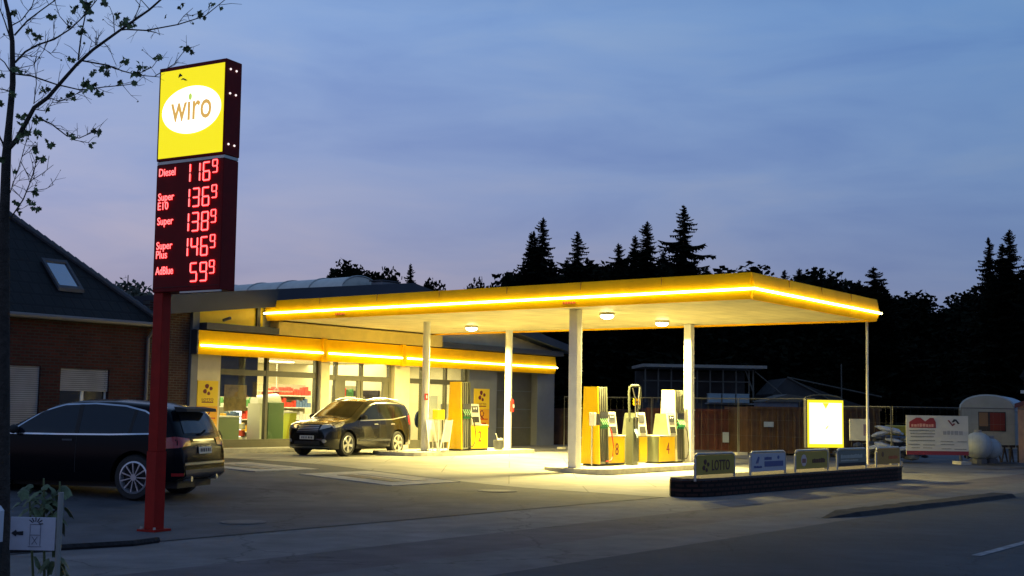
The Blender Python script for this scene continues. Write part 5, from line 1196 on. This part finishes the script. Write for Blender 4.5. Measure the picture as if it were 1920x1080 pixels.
def trunk_mesh(r, forks=0, seed=0):
    rnd = random.Random(seed); mb = MB(); mb.tube([(0, 0, 0), (.004, 0, .4), (0, .004, .95)], [r, r*.7, r*.12], 7)
    for k in range(forks):
        z = rnd.uniform(.28, .6); a = rnd.uniform(0, 6.28); mb.tube([(0, 0, z), (.12*math.cos(a), .12*math.sin(a), z+.13), (.26*math.cos(a), .26*math.sin(a), z+.26)], [r*.5, r*.3, r*.1], 5)
    me = bpy.data.meshes.new('trunk'); mb.b.to_mesh(me); mb.b.free(); me.materials.append(M['trunk']); return me
CON = [conifer_mesh(s, sl, rg_, tw) for s, sl, rg_, tw in ((1, 1.1, .3, 1), (2, .9, .4, 0), (3, 1.25, .3, 0), (4, 1.05, .55, 0))]; CT = trunk_mesh(.014)
BRO = [broad_mesh(s, M['leafd']) for s in (5, 6, 7)]; BT = trunk_mesh(.018, 6, 3); BIR = broad_mesh(9, M['birch'], 5200, .36, .30)
def tree(kind, px_, py_, D, wx, label, group=None, var=0, base=.1):
    top = atY(px_, py_, D); h = top.z-base
    t = thing({'c': 'conifer', 'b': 'leafy_tree', 'w': 'birch_tree'}[kind], (top.x, D, base), random.uniform(0, 6.28), label, 'tree', group)
    cm = CON[var % 4] if kind == 'c' else BRO[var % 3] if kind == 'b' else BIR
    c = link(bpy.data.objects.new('crown', cm), t); r = link(bpy.data.objects.new('trunk', CT if kind == 'c' else BT), t)
    for o_ in (c, r): o_.scale = (h*wx, h*wx, h)
    return t
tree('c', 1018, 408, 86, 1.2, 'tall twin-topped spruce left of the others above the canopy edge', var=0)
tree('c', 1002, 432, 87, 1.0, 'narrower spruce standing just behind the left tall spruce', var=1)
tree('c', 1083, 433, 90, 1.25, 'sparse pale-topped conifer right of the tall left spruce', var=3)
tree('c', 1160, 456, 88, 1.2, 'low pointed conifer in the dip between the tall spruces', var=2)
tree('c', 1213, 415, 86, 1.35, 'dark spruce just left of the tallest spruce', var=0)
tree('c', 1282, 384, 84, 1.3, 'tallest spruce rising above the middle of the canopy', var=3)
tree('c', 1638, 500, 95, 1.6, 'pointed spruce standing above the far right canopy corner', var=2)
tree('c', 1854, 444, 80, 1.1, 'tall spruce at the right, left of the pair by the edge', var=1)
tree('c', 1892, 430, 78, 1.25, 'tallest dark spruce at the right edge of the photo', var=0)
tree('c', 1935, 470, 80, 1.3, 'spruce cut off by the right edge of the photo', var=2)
tree('b', 655, 490, 80, .9, 'rounded leafy tree behind the arched skylight', var=0); tree('b', 712, 503, 82, .8, 'leafy tree just right of the arched skylight', var=1)
tree('c', 770, 494, 80, 1.0, 'lone small conifer behind the left part of the canopy edge', var=3); tree('b', 800, 522, 83, .7, 'low leafy tree beside the lone small conifer', var=2)
tree('b', 886, 524, 95, .5, 'tiny rounded tree top just above the canopy edge', var=1)
tree('w', 240, 500, 62, 1.1, 'pale feathery birch behind the brick house roof')
tree('b', 950, 512, 88, .7, 'low leafy tree at the left end of the spruce row', var=2); tree('c', 982, 482, 88, .6, 'thin conifer at the left end of the spruce row', var=1)
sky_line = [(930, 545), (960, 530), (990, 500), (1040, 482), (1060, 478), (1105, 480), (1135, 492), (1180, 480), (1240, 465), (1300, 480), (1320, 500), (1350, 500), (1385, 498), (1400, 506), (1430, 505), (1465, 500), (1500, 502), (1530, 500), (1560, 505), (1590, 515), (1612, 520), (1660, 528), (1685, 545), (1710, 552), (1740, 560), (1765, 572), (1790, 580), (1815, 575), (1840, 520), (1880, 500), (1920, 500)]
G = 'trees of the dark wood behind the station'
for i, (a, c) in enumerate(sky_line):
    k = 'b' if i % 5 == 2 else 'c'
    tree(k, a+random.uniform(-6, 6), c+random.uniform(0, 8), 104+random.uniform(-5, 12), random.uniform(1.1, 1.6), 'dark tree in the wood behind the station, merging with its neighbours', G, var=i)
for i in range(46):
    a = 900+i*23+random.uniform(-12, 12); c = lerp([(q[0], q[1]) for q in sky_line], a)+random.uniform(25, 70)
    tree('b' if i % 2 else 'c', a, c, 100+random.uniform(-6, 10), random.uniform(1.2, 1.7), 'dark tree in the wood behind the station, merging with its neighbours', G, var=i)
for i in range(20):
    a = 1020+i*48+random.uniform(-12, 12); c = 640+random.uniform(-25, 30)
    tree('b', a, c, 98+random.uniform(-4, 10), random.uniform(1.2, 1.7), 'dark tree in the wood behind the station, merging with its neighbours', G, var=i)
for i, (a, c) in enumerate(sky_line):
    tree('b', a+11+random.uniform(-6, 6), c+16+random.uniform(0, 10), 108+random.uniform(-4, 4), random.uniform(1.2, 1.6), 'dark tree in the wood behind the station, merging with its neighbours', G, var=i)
# undergrowth closing the wood
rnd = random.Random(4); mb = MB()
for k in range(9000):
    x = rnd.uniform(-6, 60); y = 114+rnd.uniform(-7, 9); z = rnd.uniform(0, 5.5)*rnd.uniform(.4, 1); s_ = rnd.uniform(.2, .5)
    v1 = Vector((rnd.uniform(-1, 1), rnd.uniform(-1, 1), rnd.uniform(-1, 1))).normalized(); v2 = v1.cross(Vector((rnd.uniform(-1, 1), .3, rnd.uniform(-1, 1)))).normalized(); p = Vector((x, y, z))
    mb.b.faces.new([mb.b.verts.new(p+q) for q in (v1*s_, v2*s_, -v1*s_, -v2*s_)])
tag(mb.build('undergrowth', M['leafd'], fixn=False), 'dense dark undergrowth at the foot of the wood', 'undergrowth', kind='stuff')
